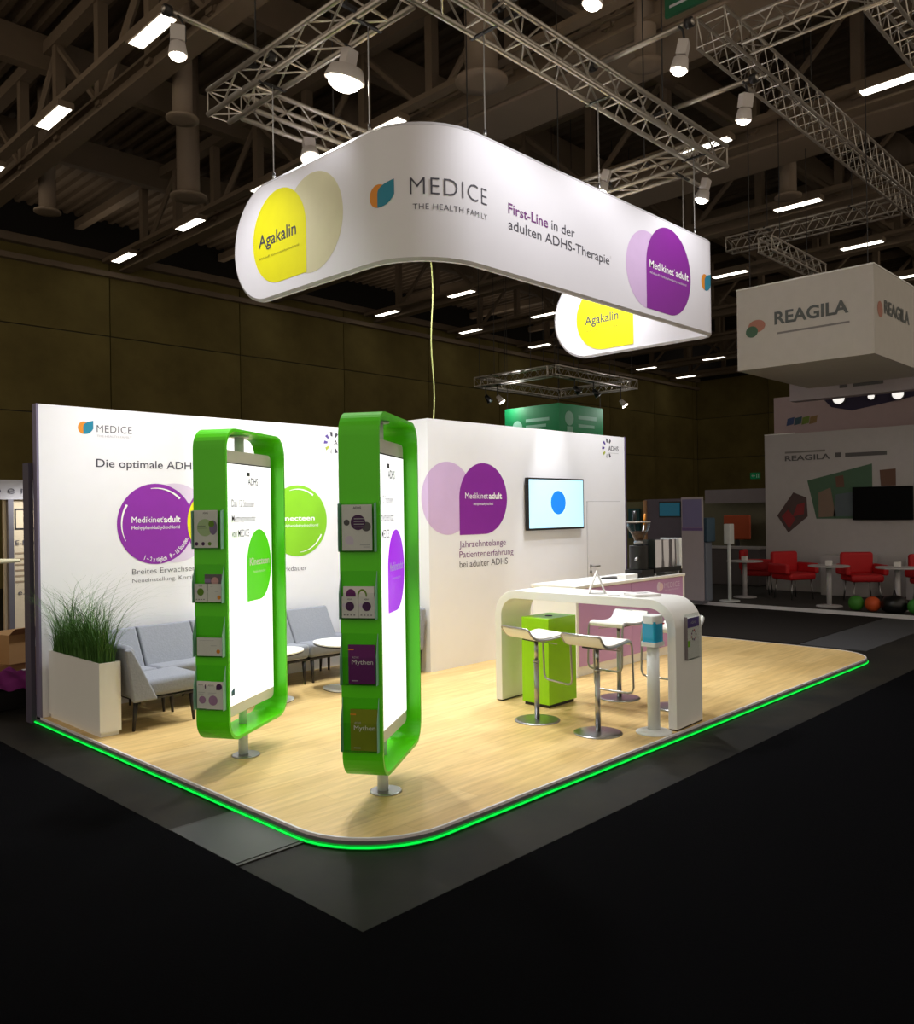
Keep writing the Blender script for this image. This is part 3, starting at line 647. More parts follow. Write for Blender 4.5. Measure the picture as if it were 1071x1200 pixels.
ZR = [1.582, 1.185, .797, .402]; ZL = [1.577, 1.203, .830, .462]
def brochure(label, T, yc, z0, w_, h_, dep, m, draw, name='brochure', cat='brochure', lean=.04):
    (cx, cy), th = T; lx = -.484 - dep
    X = cx + lx * math.cos(th) - yc * math.sin(th); Y = cy + lx * math.sin(th) + yc * math.cos(th)
    t = thing(name, label, cat, (X, Y, z0), th, 'brochures in the tower holders')
    obj('pages', MB().box(-.003, .003, -w_ / 2, w_ / 2, 0, h_), m, t)
    f = lambda u, v, k: (-.003 - .0008 * k, w_ / 2 - u, v)
    draw(t, f, w_, h_)
    return t
M_brp = mat('brochure_purple', (98, 12, 100), .4); M_brg = mat('brochure_green', (124, 140, 16), .4); M_plum = mat('dark_plum_ink', (74, 24, 84), .5); M_dgr = mat('grey_disc_ink', (92, 88, 92), .5)
def d_big(t, f, w_, h_):
    disc(t, .10, .165, .045, f, M_plum, 2); disc(t, .15, .14, .028, f, M_dgr, 1); disc(t, .03, .165, .018, f, M_dgr, 1); disc(t, .045, .06, .026, f, M_lilac2, 1, 'br')
    text(t, 'ADHS', .07, .245, .05, .014, f, M_text); [rect(t, .075, .135, .185 - i * .016, .189 - i * .016, f, M_faint, 3) for i in range(4)]
    rect(t, .11, .17, .03, .036, f, M_faint); rect(t, .13, .17, .018, .022, f, M_faint)
def d_myth(t, f, w_, h_):
    text(t, 'ADHS', .025, h_ * .65, .04, .012, f, M_faint); text(t, 'Mythen', .022, h_ * .50, w_ - .035, .028, f, M_paper, 0)
    rect(t, .0, .035, h_ * .86, h_ * .89, f, M_orange); rect(t, .02, .06, .015, .02, f, M_faint)
def d_disc(mm):
    def d(t, f, w_, h_):
        disc(t, w_ * .5, h_ * .55, w_ * .27, f, mm, 2); disc(t, w_ * .15, h_ * .6, w_ * .12, f, M_lilac2, 1)
        text(t, 'ADHS', w_ * .35, h_ * .85, w_ * .3, .009, f, M_text); [rect(t, w_ * (.12 + .2 * i), w_ * (.22 + .2 * i), h_ * .12, h_ * .16, f, M_text) for i in range(4)]
    return d
def d_green(t, f, w_, h_):
    disc(t, .085, .14, .06, f, mat('pale_green_ink', (176, 200, 150), .5), 1); disc(t, w_ - .032, .14, .03, f, mat('mauve_ink', (130, 110, 150), .5), 2, vr=.05, umax=w_ - .003); disc(t, .135, .165, .022, f, mat('moss_ink', (100, 140, 20), .5), 3)
    for i, mm in enumerate((M_plum, M_plum, mat('moss_ink', (100, 140, 20), .5))): disc(t, .02 + .05 * i, .028, .013, f, mm, 2)
    text(t, 'ADHS', .07, .235, .04, .013, f, M_text); rect(t, .03, .09, .15, .153, f, M_text, 3); rect(t, .03, .10, .135, .137, f, M_dgr, 3)
def d_arcs(t, f, w_, h_):
    disc(t, w_ * .25, h_ * .72, w_ * .16, f, M_brp, 2, vr=h_ * .2); disc(t, w_ * .62, h_ * .72, w_ * .15, f, mat('moss_ink', (100, 140, 20), .5), 2, vr=h_ * .2); disc(t, w_ * .62, h_ * .70, w_ * .11, f, M_paper, 3, vr=h_ * .15)
def d_photo(t, f, w_, h_):
    rect(t, 0, w_, h_ * .4, h_, f, M_dgr, 1); disc(t, w_ * .6, h_ * .75, w_ * .22, f, mat('skin_pink_ink', (190, 150, 150), .5), 2); rect(t, 0, w_ * .35, h_ * .7, h_ * .85, f, mat('mauve_ink', (130, 110, 150), .5), 2)
def d_blank(t, f, w_, h_):
    rect(t, .02, w_ - .06, h_ * .84, h_ * .86, f, M_faint); rect(t, w_ * .55, w_ * .8, h_ * .55, h_ * .58, f, M_faint); disc(t, w_ * .85, h_ * .25, .014, f, M_orange)
def d_lil(t, f, w_, h_):
    disc(t, w_ * .42, h_ * .32, w_ * .26, f, mat('dusty_lilac_ink', (170, 130, 170), .5), 2); disc(t, w_ * .78, h_ * .82, w_ * .17, f, M_plum, 2, 'bl'); text(t, 'ADHS', w_ * .12, h_ * .84, w_ * .35, .011, f, M_text)
    rect(t, w_ * .12, w_ * .6, h_ * .58, h_ * .6, f, M_faint)
    rect(t, w_ * .12, w_ * .5, h_ * .52, h_ * .54, f, M_faint)
brochure('large white flyer with purple disc in the top holder of the nearest tower', TR, .007, ZR[0], .185, .27, .02, M_paper, d_big)
brochure('flyer with coloured arcs standing behind two purple-disc leaflets', TR, .005, ZR[1], .19, .185, .012, M_paper, d_arcs)
brochure('left one of two small purple-disc leaflets on the nearest tower', TR, .055, ZR[1], .10, .125, .026, M_paper, d_disc(M_plum))
brochure('right one of two small purple-disc leaflets on the nearest tower', TR, -.048, ZR[1], .10, .125, .026, M_paper, d_disc(M_plum))
brochure('purple booklet with the word Mythen', TR, -.01, ZR[2], .165, .23, .018, M_brp, d_myth)
brochure('olive green booklet with the word Mythen in the lowest holder', TR, -.018, ZR[3], .165, .245, .018, M_brg, d_myth)
brochure('grey flyer with green discs in the top holder of the lounge tower', TL, .018, ZL[0], .18, .26, .02, M_paper, d_green)
brochure('photo flyer standing behind two small leaflets on the lounge tower', TL, -.03, ZL[1], .13, .19, .012, M_paper, d_photo)
brochure('small leaflet with a green disc on the lounge tower', TL, .06, ZL[1], .095, .125, .026, M_paper, d_disc(mat('moss_ink', (100, 140, 20), .5)))
brochure('small plain leaflet right of the green-disc leaflet', TL, -.045, ZL[1], .10, .125, .026, M_paper, d_blank)
brochure('low wide pale leaflet in the third holder of the lounge tower', TL, .0, ZL[2], .19, .125, .024, M_paper, d_blank)
brochure('left one of two leaflets in the lowest holder of the lounge tower', TL, .055, ZL[3], .10, .19, .016, M_paper, d_lil)
brochure('right one of two leaflets in the lowest holder of the lounge tower', TL, -.035, ZL[3], .13, .19, .027, M_paper, d_lil)

# ================================================================== PLANTER, GRASS
pl = thing('planter_box', 'tall narrow white planter box at the left wall', 'planter', (2.87, 6.85, 0))
obj('box', MB().box(0, .178, 0, 1.08, .035, .575).box(0, .178, 0, .012, .575, .605).box(0, .178, 1.068, 1.08, .575, .605).box(0, .012, .012, 1.068, .575, .605).box(.166, .178, .012, 1.068, .575, .605), M_white, pl)
obj('plinth', MB().box(.012, .166, .015, 1.07, 0, .035), M_white, pl)
mb = MB()
for i in range(1700):
    x = random.uniform(.02, .15); y = random.uniform(.03, 1.05); a = random.uniform(0, 2 * PI)
    L = random.choice((random.uniform(.15, .34), random.uniform(.28, .50), random.uniform(.38, .66))); bend = random.uniform(.15, .8) * L
    if i < 230: L = random.uniform(.62, 1.08); bend = random.uniform(.55, .95) * L
    dx, dy = math.cos(a), math.sin(a) - .25; wd = random.uniform(.0018, .0036)
    px, py = -dy, dx; nseg = 6; base = len(mb.v); vs = []; fs = []
    for k in range(nseg + 1):
        s = k / nseg; hx = bend * s ** 2; hz = L * (s - .50 * (bend / L) * s ** 2.6)
        ww = wd * (1 - s * .85)
        c = (x + dx * hx, min(y + dy * hx, 1.07), .575 + hz)
        c = (max(c[0], -.06 if c[2] < .7 else -.4), c[1], c[2])
        vs += [(c[0] - px * ww, c[1] - py * ww, c[2]), (c[0] + px * ww, c[1] + py * ww, c[2])]
        if k: q = 2 * k; fs.append((q - 2, q - 1, q + 1, q))
    mb.add(vs, fs)
gr = obj('ornamental_grass', mb, mat('grass_blades', (74, 118, 46), .6, var=.5, scale=9)); gr.location = (2.87, 6.85, 0)
tag(gr, 'tuft of long arching green grass growing from the white planter', 'plant')

# ================================================================== SOFA
def cushion(name, parent, pts8, m=M_fabric, bev=.03):
    b = MB(); b.add(pts8, [(0, 2, 3, 1), (4, 5, 7, 6), (0, 1, 5, 4), (2, 6, 7, 3), (0, 4, 6, 2), (1, 3, 7, 5)]); return obj(name, b, m, parent, bevel=bev, seg=3)
def sofa_module(label, loc, rz, width, first=False, arm=None, last=False):
    # local: x along the sofa, y=0 front edge, y positive to the back
    t = thing('sofa_module', label, 'sofa', loc, rz, 'grey lounge sofa modules')
    w_ = width - .008
    cushion('seat', t, [(0, .0, .27), (w_, .0, .27), (0, .55, .25), (w_, .55, .25), (0, -.02, .425), (w_, -.02, .425), (0, .5, .40), (w_, .5, .40)], bev=.045)
    cushion('backrest', t, [(0, .46, .26), (w_, .46, .26), (0, .60, .26), (w_, .60, .26), (0, .47 - .24 + .24, .40), (w_, .47, .40), (0, .62, .40), (w_, .62, .40)], bev=.02)
    cushion('back_cushion', t, [(0, .235, .36), (w_, .235, .36), (0, .42, .36), (w_, .42, .36), (0, .45, .755), (w_, .45, .755), (0, .57, .74), (w_, .57, .74)], bev=.022)
    obj('seat_frame', MB().box(.01, w_ - .01, .03, .55, .245, .262), M_dark, t)
    for lx, ly in ((.05, .05), (w_ - .05, .05), (.05, .5), (w_ - .05, .5)):
        obj('leg', MB().tube([(lx, ly, .25), (lx + (.0), ly - (.02 if ly < .2 else -.02), 0)], [.021, .011], 10), M_dark, t)
    return t
bx = [3.615, 4.17, 4.735, 5.30, 5.865]
names = ['first grey sofa seat along the wall, right of the corner seat', 'second grey sofa seat along the wall, behind the lounge tower', 'grey sofa seat seen between the two towers, left of the cushion gap', 'grey sofa seat right of the cushion gap between the towers']
for i in range(4): sofa_module(names[i], (bx[i], 7.31, 0), 0, bx[i + 1] - bx[i])
cs = thing('sofa_corner', 'grey sofa corner piece behind the planter', 'sofa', (3.12, 7.31, 0), 0, 'grey lounge sofa modules')
cushion('seat', cs, [(.08, -.01, .27), (.485, -.01, .27), (.08, .55, .25), (.485, .55, .25), (.08, -.01, .42), (.485, -.01, .42), (.08, .5, .40), (.485, .5, .40)], bev=.03)
cushion('back_cushion', cs, [(.06, .235, .36), (.485, .235, .36), (.06, .42, .36), (.485, .42, .36), (-.02, .45, .735), (.485, .45, .755), (-.02, .57, .73), (.485, .57, .74)], bev=.022)
cushion('side_cushion', cs, [(.0, -.01, .27), (.12, -.01, .27), (.0, .40, .27), (.12, .40, .27), (-.065, -.01, .725), (.03, -.01, .735), (-.065, .42, .725), (.03, .42, .735)], bev=.03)
for lx, ly in ((.1, .5), (.45, .5)): obj('leg', MB().tube([(lx, ly, .25), (lx, ly + .02, 0)], [.021, .011], 10), M_dark, cs)
# left wing: seat facing the room, with a shell back that sweeps up towards the wall
lw = thing('sofa_wing', 'grey sofa end seat with sweeping side back and brown legs, beside the planter', 'sofa', (3.12, 6.80, 0), 0, 'grey lounge sofa modules')
cushion('seat', lw, [(.12, .02, .26), (.60, .0, .27), (.12, .485, .25), (.60, .485, .25), (.10, .02, .41), (.63, -.0, .425), (.10, .485, .41), (.63, .485, .425)], bev=.045)
cushion('side_back', lw, [(.0, -.01, .27), (.15, -.01, .27), (.0, .485, .27), (.15, .485, .27), (-.065, -.01, .715), (.03, .02, .725), (-.065, .485, .725), (.03, .485, .735)], bev=.04)
cushion('side_roll', lw, [(.0, -.03, .25), (.22, -.03, .25), (.0, .02, .25), (.22, .02, .25), (-.065, -.02, .70), (.0, -.02, .70), (-.065, .02, .70), (.0, .02, .70)], bev=.022)
obj('seat_frame', MB().box(.06, .58, .02, .47, .245, .262), M_dark, lw)
for a, b in (((.06, .06), (.03, .05)), ((.56, .06), (.58, .05)), ((.56, .44), (.59, .46)), ((.08, .44), (.06, .46))):
    obj('leg', MB().tube([(*a, .25), (*b, 0)], [.022, .012], 10), M_dark, lw)
# right wing, its back against the cabin
rw = thing('sofa_wing', 'grey sofa end seat against the cabin side, mostly behind the nearest tower', 'sofa', (5.87, 6.82, 0), 0, 'grey lounge sofa modules')
cushion('seat', rw, [(.0, .0, .27), (.55, .0, .27), (.0, 1.05, .25), (.55, 1.05, .25), (.0, -.0, .425), (.55, -.0, .40), (.0, 1.05, .425), (.55, 1.05, .40)], bev=.045)
cushion('backrest', rw, [(.50, -.02, .26), (.60, -.02, .26), (.50, 1.05, .26), (.60, 1.05, .26), (.57, -.02, .74), (.655, -.02, .73), (.57, 1.05, .75), (.655, 1.05, .74)], bev=.03)
for lx, ly in ((.05, .05), (.6, .05), (.05, 1.0), (.6, 1.0)): obj('leg', MB().tube([(lx, ly, .27), (lx, ly, 0)], [.021, .013], 10), M_dark, rw)
def side_table(label, x, y):
    t = thing('side_table', label, 'table', (x, y, 0), 0, 'round white side tables')
    def blob(r): return [(r * (1 + .07 * math.cos(3 * a + .6)) * math.cos(a), r * (1 + .07 * math.cos(3 * a + .6)) * math.sin(a)) for a in [2 * PI * k / 48 for k in range(48)]]
    obj('tabletop', MB().prism(blob(.30), .474, .486), M_white, t); obj('tabletop_underside', MB().prism(blob(.295), .460, .474), M_dark, t)
    obj('pole', MB().tube([(0, 0, .012), (0, 0, .46)], .02, 14), M_white, t); obj('base_plate', MB().prism(blob(.205), .006, .014), M_white, t); obj('base_rim', MB().prism(blob(.205), 0, .006), M_dark, t)
side_table('white side table half hidden by the nearest tower', 5.38, 6.87)
side_table('white side table half hidden by the lounge tower', 4.56, 6.93)

# ================================================================== BAR AND KITCHEN COUNTER
def arch(w_, h, r, th, n=10):   # outer and inner outline, open at bottom, in (y,z)
    out = [(0, 0), (0, h - r)] + [(r - r * math.cos(PI / 2 * i / n), h - r + r * math.sin(PI / 2 * i / n)) for i in range(1, n + 1)] + [(w_ - r + r * math.sin(PI / 2 * i / n), h - r + r * math.cos(PI / 2 * i / n)) for i in range(n + 1)] + [(w_, 0)]
    ri = r - th
    inn = [(th, 0), (th, h - r)] + [(r - ri * math.cos(PI / 2 * i / n), h - r + ri * math.sin(PI / 2 * i / n)) for i in range(1, n + 1)] + [(w_ - r + ri * math.sin(PI / 2 * i / n), h - r + ri * math.cos(PI / 2 * i / n)) for i in range(n + 1)] + [(w_ - th, 0)]
    return out, inn
bar = thing('bar_counter', 'white arched bar counter with rounded ends and stools around it', 'counter', (6.085, 3.45, 0), math.radians(2.6))
ou, inn = arch(1.87, 1.045, .24, .075)
n = len(ou); vs = []; fs = []
for x_ in (0, .47):
    vs += [(x_, a, b + .012) for a, b in ou] + [(x_, a, b + .012) for a, b in inn]
for i in range(n - 1):
    fs += [(i, i + 1, n + i + 1, n + i), (2 * n + i + 1, 2 * n + i, 3 * n + i, 3 * n + i + 1), (i + 1, i, 2 * n + i, 2 * n + i + 1), (n + i, n + i + 1, 3 * n + i + 1, 3 * n + i)]
fs += [(0, n, 3 * n, 2 * n), (n - 1, 3 * n - 1, 4 * n - 1, 2 * n - 1)]
sm_ = MB().add(vs, fs); obj('arch_body', sm_, M_white, bar, bevel=.004)
obj('foot', MB().box(.01, .46, .005, .07, 0, .012), M_dark, bar); obj('foot', MB().box(.01, .46, 1.80, 1.865, 0, .012), M_dark, bar)
fh = obj('flyer_holder', MB().box(.155, .405, -.028, -.0255, .555, .90).box(.155, .405, -.0035, -.0005, .555, .93).box(.155, .405, -.0255, -.0035, .555, .558), acrylic(), bar)
obj('holder_side', MB().box(.152, .155, -.028, -.0005, .555, .91), mat('smoky_edge', (120, 112, 116), .3), fh)
bt = Matrix.Rotation(math.radians(2.6), 4, 'Z')
def barpt(x, y, z): p = bt @ Vector((x, y, z)); return (6.085 + p.x, 3.45 + p.y, z)
fl_ = thing('flyer', 'white flyer with a purple head in the holder on the bar end', 'brochure', barpt(.17, -.012, .562), math.radians(2.6))
obj('pages', MB().box(.0, .215, -.005, .005, 0, .335), M_paper, fl_)
ff = lambda u, v, k: (u, -.005 - .0012 * k, v)
rect(fl_, 0, .215, .255, .335, ff, mat('violet_print', (86, 62, 140), .5)); rect(fl_, .0, .045, .10, .15, ff, M_gdisc, 2)
for k in range(9):
    a = k * 2 * PI / 9; disc(fl_, .115 + .04 * math.cos(a), .19 + .04 * math.sin(a), .009, ff, [M_text, M_textp, mat('red_print', (200, 50, 60), .5)][k % 3], 2, name='mark_print')
text(fl_, 'ADHS', .06, .285, .09, .022, ff, M_faint, lift=3)
ast = thing('table_sign', 'small white folded table sign on the bar', 'sign', barpt(.2, .86, 1.058), math.radians(40))
obj('card', MB().add([(-.06, -.08, 0), (.06, -.08, 0), (.06, 0, .2), (-.06, 0, .2), (.06, .08, 0), (-.06, .08, 0), (-.06, -.068, 0), (.06, -.068, 0), (.06, 0, .185), (-.06, 0, .185), (.06, .068, 0), (-.06, .068, 0)], [(0, 1, 2, 3), (3, 2, 4, 5), (6, 7, 8, 9), (9, 8, 10, 11), (1, 7, 8, 2), (2, 8, 10, 4), (0, 6, 9, 3), (3, 9, 11, 5)]), M_paper, ast)
rect(ast, -.05, .05, .1, .17, lambda u, v, k: (u, -.08 + .08 * v / .2 - .001 - .001 * k, v), M_dgr); rect(ast, .025, .05, .015, .04, lambda u, v, k: (u, -.08 + .08 * v / .2 - .001 - .001 * k, v), M_gdisc)
bk = thing('leaflet_stack', 'flat white leaflet stack lying on the bar', 'booklet', barpt(.22, .42, 1.058), math.radians(-30))
obj('pages', MB().box(-.12, .12, -.11, .11, 0, .022), M_paper, bk, bevel=.003); rect(bk, -.05, .05, -.02, .02, lambda u, v, k: (u, v, .022 + .001 * k), M_dgr)
lc = obj('leaflet', MB().box(-.06, .06, -.05, .05, 0, .004), M_paper, None, loc=barpt(.16, .66, 1.058), rot=(0, 0, .5)); tag(lc, 'single thin leaflet lying between the folded sign and the leaflet stack', 'booklet')
# lime box below the bar
gb = thing('lime_box', 'lime green waste box standing under the bar', 'waste bin', (6.04, 4.71, 0))
obj('body', MB().box(0, .42, 0, .315, .03, .815), M_bin, gb, bevel=.004); obj('plinth', MB().box(.02, .40, .02, .30, 0, .03), M_dark, gb)
obj('lid_slot', MB().tube([(.2, .15, .815), (.2, .15, .819)], .035, 20), M_dark, gb)
# disinfectant stand
ds = thing('dispenser_stand', 'white post with a blue hand sanitizer dispenser in front of the bar', 'dispenser', (5.95, 3.58, 0))
obj('foot_plate', MB().lathe([(.145, 0), (.145, .01), (.12, .02), (.05, .03)], 40), M_steelpole, ds); obj('pole', MB().tube([(0, 0, .02), (0, 0, .70)], .05, 28), M_steelpole, ds)
obj('tray', MB().prism(rrect(-.075, .075, -.07, .07, (.02,) * 4, 4), .70, .735), M_steelpole, ds)
obj('blue_body', MB().prism(rrect(-.068, .068, -.062, .062, (.02,) * 4, 4), .735, .90), mat('sanitizer_blue', (28, 160, 205), .25), ds)
obj('white_cap', MB().prism(rrect(-.07, .07, -.064, .064, (.03,) * 4, 5), .875, .95), M_steelpole, ds, bevel=.012)
obj('red_label', MB().box(.045, .07, -.068, -.064, .872, .886), mat('red_print', (200, 50, 60), .5), ds)
# kitchen counter
kc = thing('kitchen_counter', 'white service counter with lilac doors behind the bar', 'counter', (7.37, 5.365, 0))
obj('carcass', MB().box(0, .04, .0, .60, 0, .945).box(.04, 2.33, .03, .60, .10, .945).box(2.29, 2.33, 0, .60, 0, .945), M_white, kc)
obj('worktop', MB().box(-.01, 2.34, -.01, .62, .945, .98), M_white, kc, bevel=.004); obj('plinth', MB().box(.04, 2.29, .015, .58, 0, .10), M_white, kc)
for a, b in ((.045, 1.085), (1.091, 2.285)):
    obj('door', MB().box(a, b, .0, .03, .105, .94), M_lilacpanel, kc)
fk = lambda u, v, k: (u, -.0008 * k, v)
text(kc, 'MEDICE', 1.83, .825, .38, .065, fk, M_lilac2, -.005, 1.1); text(kc, 'THE HEALTH FAMILY', 1.84, .79, .36, .016, fk, M_lilac2)
disc(kc, 1.71, .85, .05, fk, M_lilac2, 2, name='logo', vr=.06); disc(kc, 1.76, .85, .045, fk, mat('pale_pink_print', (232, 205, 214), .5), 3, 'bl', name='logo')
sd = thing('soap_dispenser', 'small blue and white dispenser on the counter end', 'dispenser', (9.71, 5.42, .78))
obj('bracket', MB().box(0, .06, 0, .08, 0, .03).box(0, .08, 0, .09, .16, .19), M_steelpole, sd); obj('bottle', MB().tube([(.03, .04, .03), (.03, .04, .16)], .028, 14), mat('sanitizer_blue', (28, 160, 205), .25), sd)
# grinder and tray
gd = thing('coffee_grinder', 'black coffee grinder with clear bean hopper', 'coffee grinder', (8.875, 5.515, .98))
obj('body', MB().tube([(0, 0, .09), (0, 0, .38)], [.115, .115], 28), M_black, gd, bevel=.008); obj('foot', MB().box(-.13, .14, -.12, .12, 0, .09), M_black, gd, bevel=.006)
obj('collar', MB().lathe([(.05, .38), (.06, .42), (.04, .45)], 24), M_chrome, gd)
obj('hopper', MB().lathe([(.05, .44), (.075, .50), (.135, .60), (.14, .66)], 28), acrylic(), gd)
obj('beans', MB().lathe([(.045, .445), (.07, .50), (.10, .55), (.0, .56)], 24), mat('coffee_beans', (70, 46, 26), .6, var=.4, scale=60, bump=.5), gd)
obj('hopper_lid', MB().lathe([(.0, .675), (.145, .675), (.145, .66)], 28), mat('smoky_lid', (150, 142, 134), .3), gd); obj('doser', MB().tube([(-.11, -.05, .24), (-.18, -.07, .22)], .02, 10), M_chrome, gd)
kt = thing('knock_box', 'white and black drawer tray beside the grinder', 'tray', (8.40, 5.40, .98)); obj('drawer', MB().box(0, .26, -.0, .12, 0, .055), M_white, kt, bevel=.004); obj('frame', MB().box(.262, .36, 0, .12, 0, .055), M_black, kt, bevel=.004)
tp = obj('milk_tray', MB().prism(rrect(-.13, .13, -.08, .08, (.03,) * 4, 4), 0, .014), M_black, None, loc=(8.50, 5.66, .98)); tag(tp, 'flat black tray left of the coffee grinder', 'tray')
# espresso machine
em = thing('espresso_machine', 'polished steel espresso machine on the counter end', 'coffee machine', (9.04, 5.385, .98))
nn = 16; vs = []
for i in range(nn + 1):
    s = i / nn; x_ = s * .63; y_ = -.0 - .0 + .03 * (2 * s - 1) ** 2 + .006 * math.sin(s * 22)
    vs += [(x_, y_, .10), (x_, y_ + .004, .44)]
obj('polished_back', MB().add(vs, [(2 * i, 2 * i + 2, 2 * i + 3, 2 * i + 1) for i in range(nn)], True), mat('mirror_steel', (200, 200, 205), .08, metal=1), em)
obj('body', MB().box(.01, .62, .036, .30, .08, .43), M_chrome, em, bevel=.01); obj('base', MB().box(0, .63, -.0, .31, .035, .10), M_black, em, bevel=.006)
for a, b in ((.04, .03), (.59, .03), (.04, .28), (.59, .28)): obj('foot', MB().tube([(a, b, 0), (a, b, .035)], .016, 12), M_chrome, em)
obj('side_panel', MB().box(-.012, .0, .0, .30, .10, .45), mat('smoked_glass', (44, 50, 48), .12), em); obj('side_panel', MB().box(.63, .642, .0, .30, .06, .45), M_steelpole, em)
obj('steam_wand', MB().tube([(.66, .1, .38), (.70, .08, .34), (.70, .06, .16)], .006, 8), M_chrome, em)
# things in the gap behind the grinder
sp = thing('utensil_jar', 'jar with black spatula and orange handled brush behind the grinder', 'utensil jar', (9.33, 5.80, .98))
obj('jar', MB().tube([(0, 0, 0), (0, 0, .16)], .05, 18), M_steelpole, sp); obj('spatula', MB().tube([(0, 0, .1), (-.09, 0, .62), (-.10, 0, .66), (-.09, 0, .80)], [.008, .008, .022, .034], 10), M_black, sp)
obj('brush', MB().tube([(0, 0, .1), (.10, -.02, .62)], .012, 8), M_chrome, sp); obj('brush_handle', MB().tube([(.10, -.02, .62), (.125, -.02, .76)], .013, 8), M_orange, sp)

# ---- stools
def make_stool():
    t = thing('bar_stool', '', 'bar stool', (0, 0, 0), 0, 'white and chrome bar stools')
    prof = [(-.225, .808), (-.20, .77), (-.165, .738), (-.11, .720), (-.02, .718), (.08, .728), (.155, .738), (.195, .734), (.212, .714)]
    # smooth profile
    P = []
    for i in range(len(prof) - 1):
        p0 = prof[max(0, i - 1)]; p1 = prof[i]; p2 = prof[i + 1]; p3 = prof[min(len(prof) - 1, i + 2)]
        for k in range(4):
            s = k / 4; P.append(tuple(.5 * ((2 * p1[j]) + (-p0[j] + p2[j]) * s + (2 * p0[j] - 5 * p1[j] + 4 * p2[j] - p3[j]) * s * s + (-p0[j] + 3 * p1[j] - 3 * p2[j] + p3[j]) * s ** 3) for j in (0, 1)))
    P.append(prof[-1]); n = len(P); hw = .182
    vs = []; fs = []
    for x_, z_ in P: vs += [(x_, -hw, z_ + .014), (x_, hw, z_ + .014), (x_, -hw, z_ - .012), (x_, hw, z_ - .012)]
    for i in range(n - 1):
        a = 4 * i; b = a + 4; fs += [(a, b, b + 1, a + 1), (a + 2, a + 3, b + 3, b + 2), (a, a + 2, b + 2, b), (a + 1, b + 1, b + 3, a + 3)]
    fs += [(0, 1, 3, 2), (4 * n - 4, 4 * n - 2, 4 * n - 1, 4 * n - 3)]
    mb = MB().add(vs, fs, True); obj('seat', mb, mat('white_leather', (238, 236, 230), .45, var=.02), t)
    o_ = t.children[0]; o_.data.polygons.foreach_set('use_smooth', [True] * len(o_.data.polygons)); o_.modifiers.new('e', 'EDGE_SPLIT')
    zf = .30
    def side(y):
        q = [(x_, y, z_ - .004) for x_, z_ in P]; q += [(.222, y, .68), (.226, y, .60), (.232, y, .45), (.236, y, zf + .05)]; return q
    loop = [(-.230, 0, .815)] + [(-.231, -hw * .9, .815)] + side(-hw - .006) + [(.236, -hw + .01, zf + .012), (.236, -hw + .05, zf), (.236, 0, zf), (.236, hw - .05, zf), (.236, hw - .01, zf + .012)] + list(reversed(side(hw + .006))) + [(-.231, hw * .9, .815)]
    obj('tube_frame', MB().tube(loop, .0095, 8, closed=True), M_chrome, t)
    obj('column', MB().tube([(0, 0, .012), (0, 0, .50)], .022, 18).tube([(0, 0, .50), (0, 0, .515)], .027, 18).tube([(0, 0, .515), (0, 0, .695)], .017, 18), M_chrome, t)
    obj('seat_plate', MB().box(-.08, .08, -.09, .09, .688, .70), M_dark, t); obj('lift_lever', MB().tube([(0, 0, .68), (.10, -.16, .665)], .005, 6), M_chrome, t)
    obj('foot_plate', MB().lathe([(.195, 0), (.195, .006), (.17, .012), (.03, .016)], 48), M_chrome, t)
    return t
st = make_stool()
spots = [(5.65, 4.54, math.radians(-13), 'white bar stool in front of the lime green box'), (5.645, 3.91, 0, 'white bar stool left of the sanitizer post'), (6.83, 4.48, PI, 'white bar stool behind the bar, turned to face the viewer'), (6.83, 3.90, PI, 'white bar stool mostly hidden behind the right bar leg')]
for i, (x_, y_, a_, lb) in enumerate(spots):
    o = st if i == 0 else copy_tree(st)
    o.location = (x_, y_, 0); o.rotation_euler = (0, 0, a_); o['label'] = lb

# ================================================================== LEFT NEIGHBOUR STAND
flood('unseen floodlight added on the fascia to brighten the stand behind the left wall', 3.9, 10.3, 2.40, (3.6, 11.0, 1.0), 2.5, power=60, r=.05)  # unseen lamp and its arm, added to brighten the neighbouring boards
tag(obj('lamp_pipe', MB().tube([(3.9, 10.29, 2.5), (3.9, 10.93, 2.5), (3.9, 10.985, 2.2)], .014, 8), M_alu), 'unseen arm added to carry the small floodlight behind the left wall', 'pipe')
ln = struct('wall_left_stand', 'neighbouring stand wall with illustrated boards seen past the left edge')
obj('fascia', MB().box(1.5, 4.6, 11.0, 11.1, 2.03, 2.27), mat('pale_fascia', (176, 174, 178), .5), ln)
fL = lambda u, v, k: (u, 11.0 - .004 * k, v)
text(ln, 'pem', 3.375, 2.10, .44, .10, fL, M_text, -.01, 1.5)
obj('board', MB().box(1.5, 3.42, 11.05, 11.1, .3, 2.03), mat('warm_board', (196, 160, 120), .7), ln); obj('board', MB().box(3.5, 4.6, 11.05, 11.1, .25, 2.03), mat('cream_board', (206, 190, 160), .7), ln)
obj('post', MB().box(3.53, 3.59, 10.98, 11.05, -.06, 2.03), M_cap, ln)
fL2 = lambda u, v, k: (u, 11.05 - .004 * k, v)
for a, b, c, d in ((3.62, 3.64, 1.68, 1.9), (3.62, 3.9, 1.66, 1.68), (3.62, 3.9, 1.90, 1.92)): rect(ln, a, b, c, d, fL2, M_dark)
text(ln, 'E-Ment', 3.63, 1.47, .28, .06, fL2, M_text)
for i in range(6): rect(ln, 3.62, 3.80, 1.36 - i * .07, 1.38 - i * .07, fL2, mat('tan_ink', (150, 130, 104), .6))
text(ln, 'e.mc', 3.65, .86, .22, .06, fL2, M_text)
obj('warm_strip', MB().box(3.0, 4.6, 10.9, 11.0, .12, .25), mat('rust_plinth', (150, 62, 26), .6), ln)
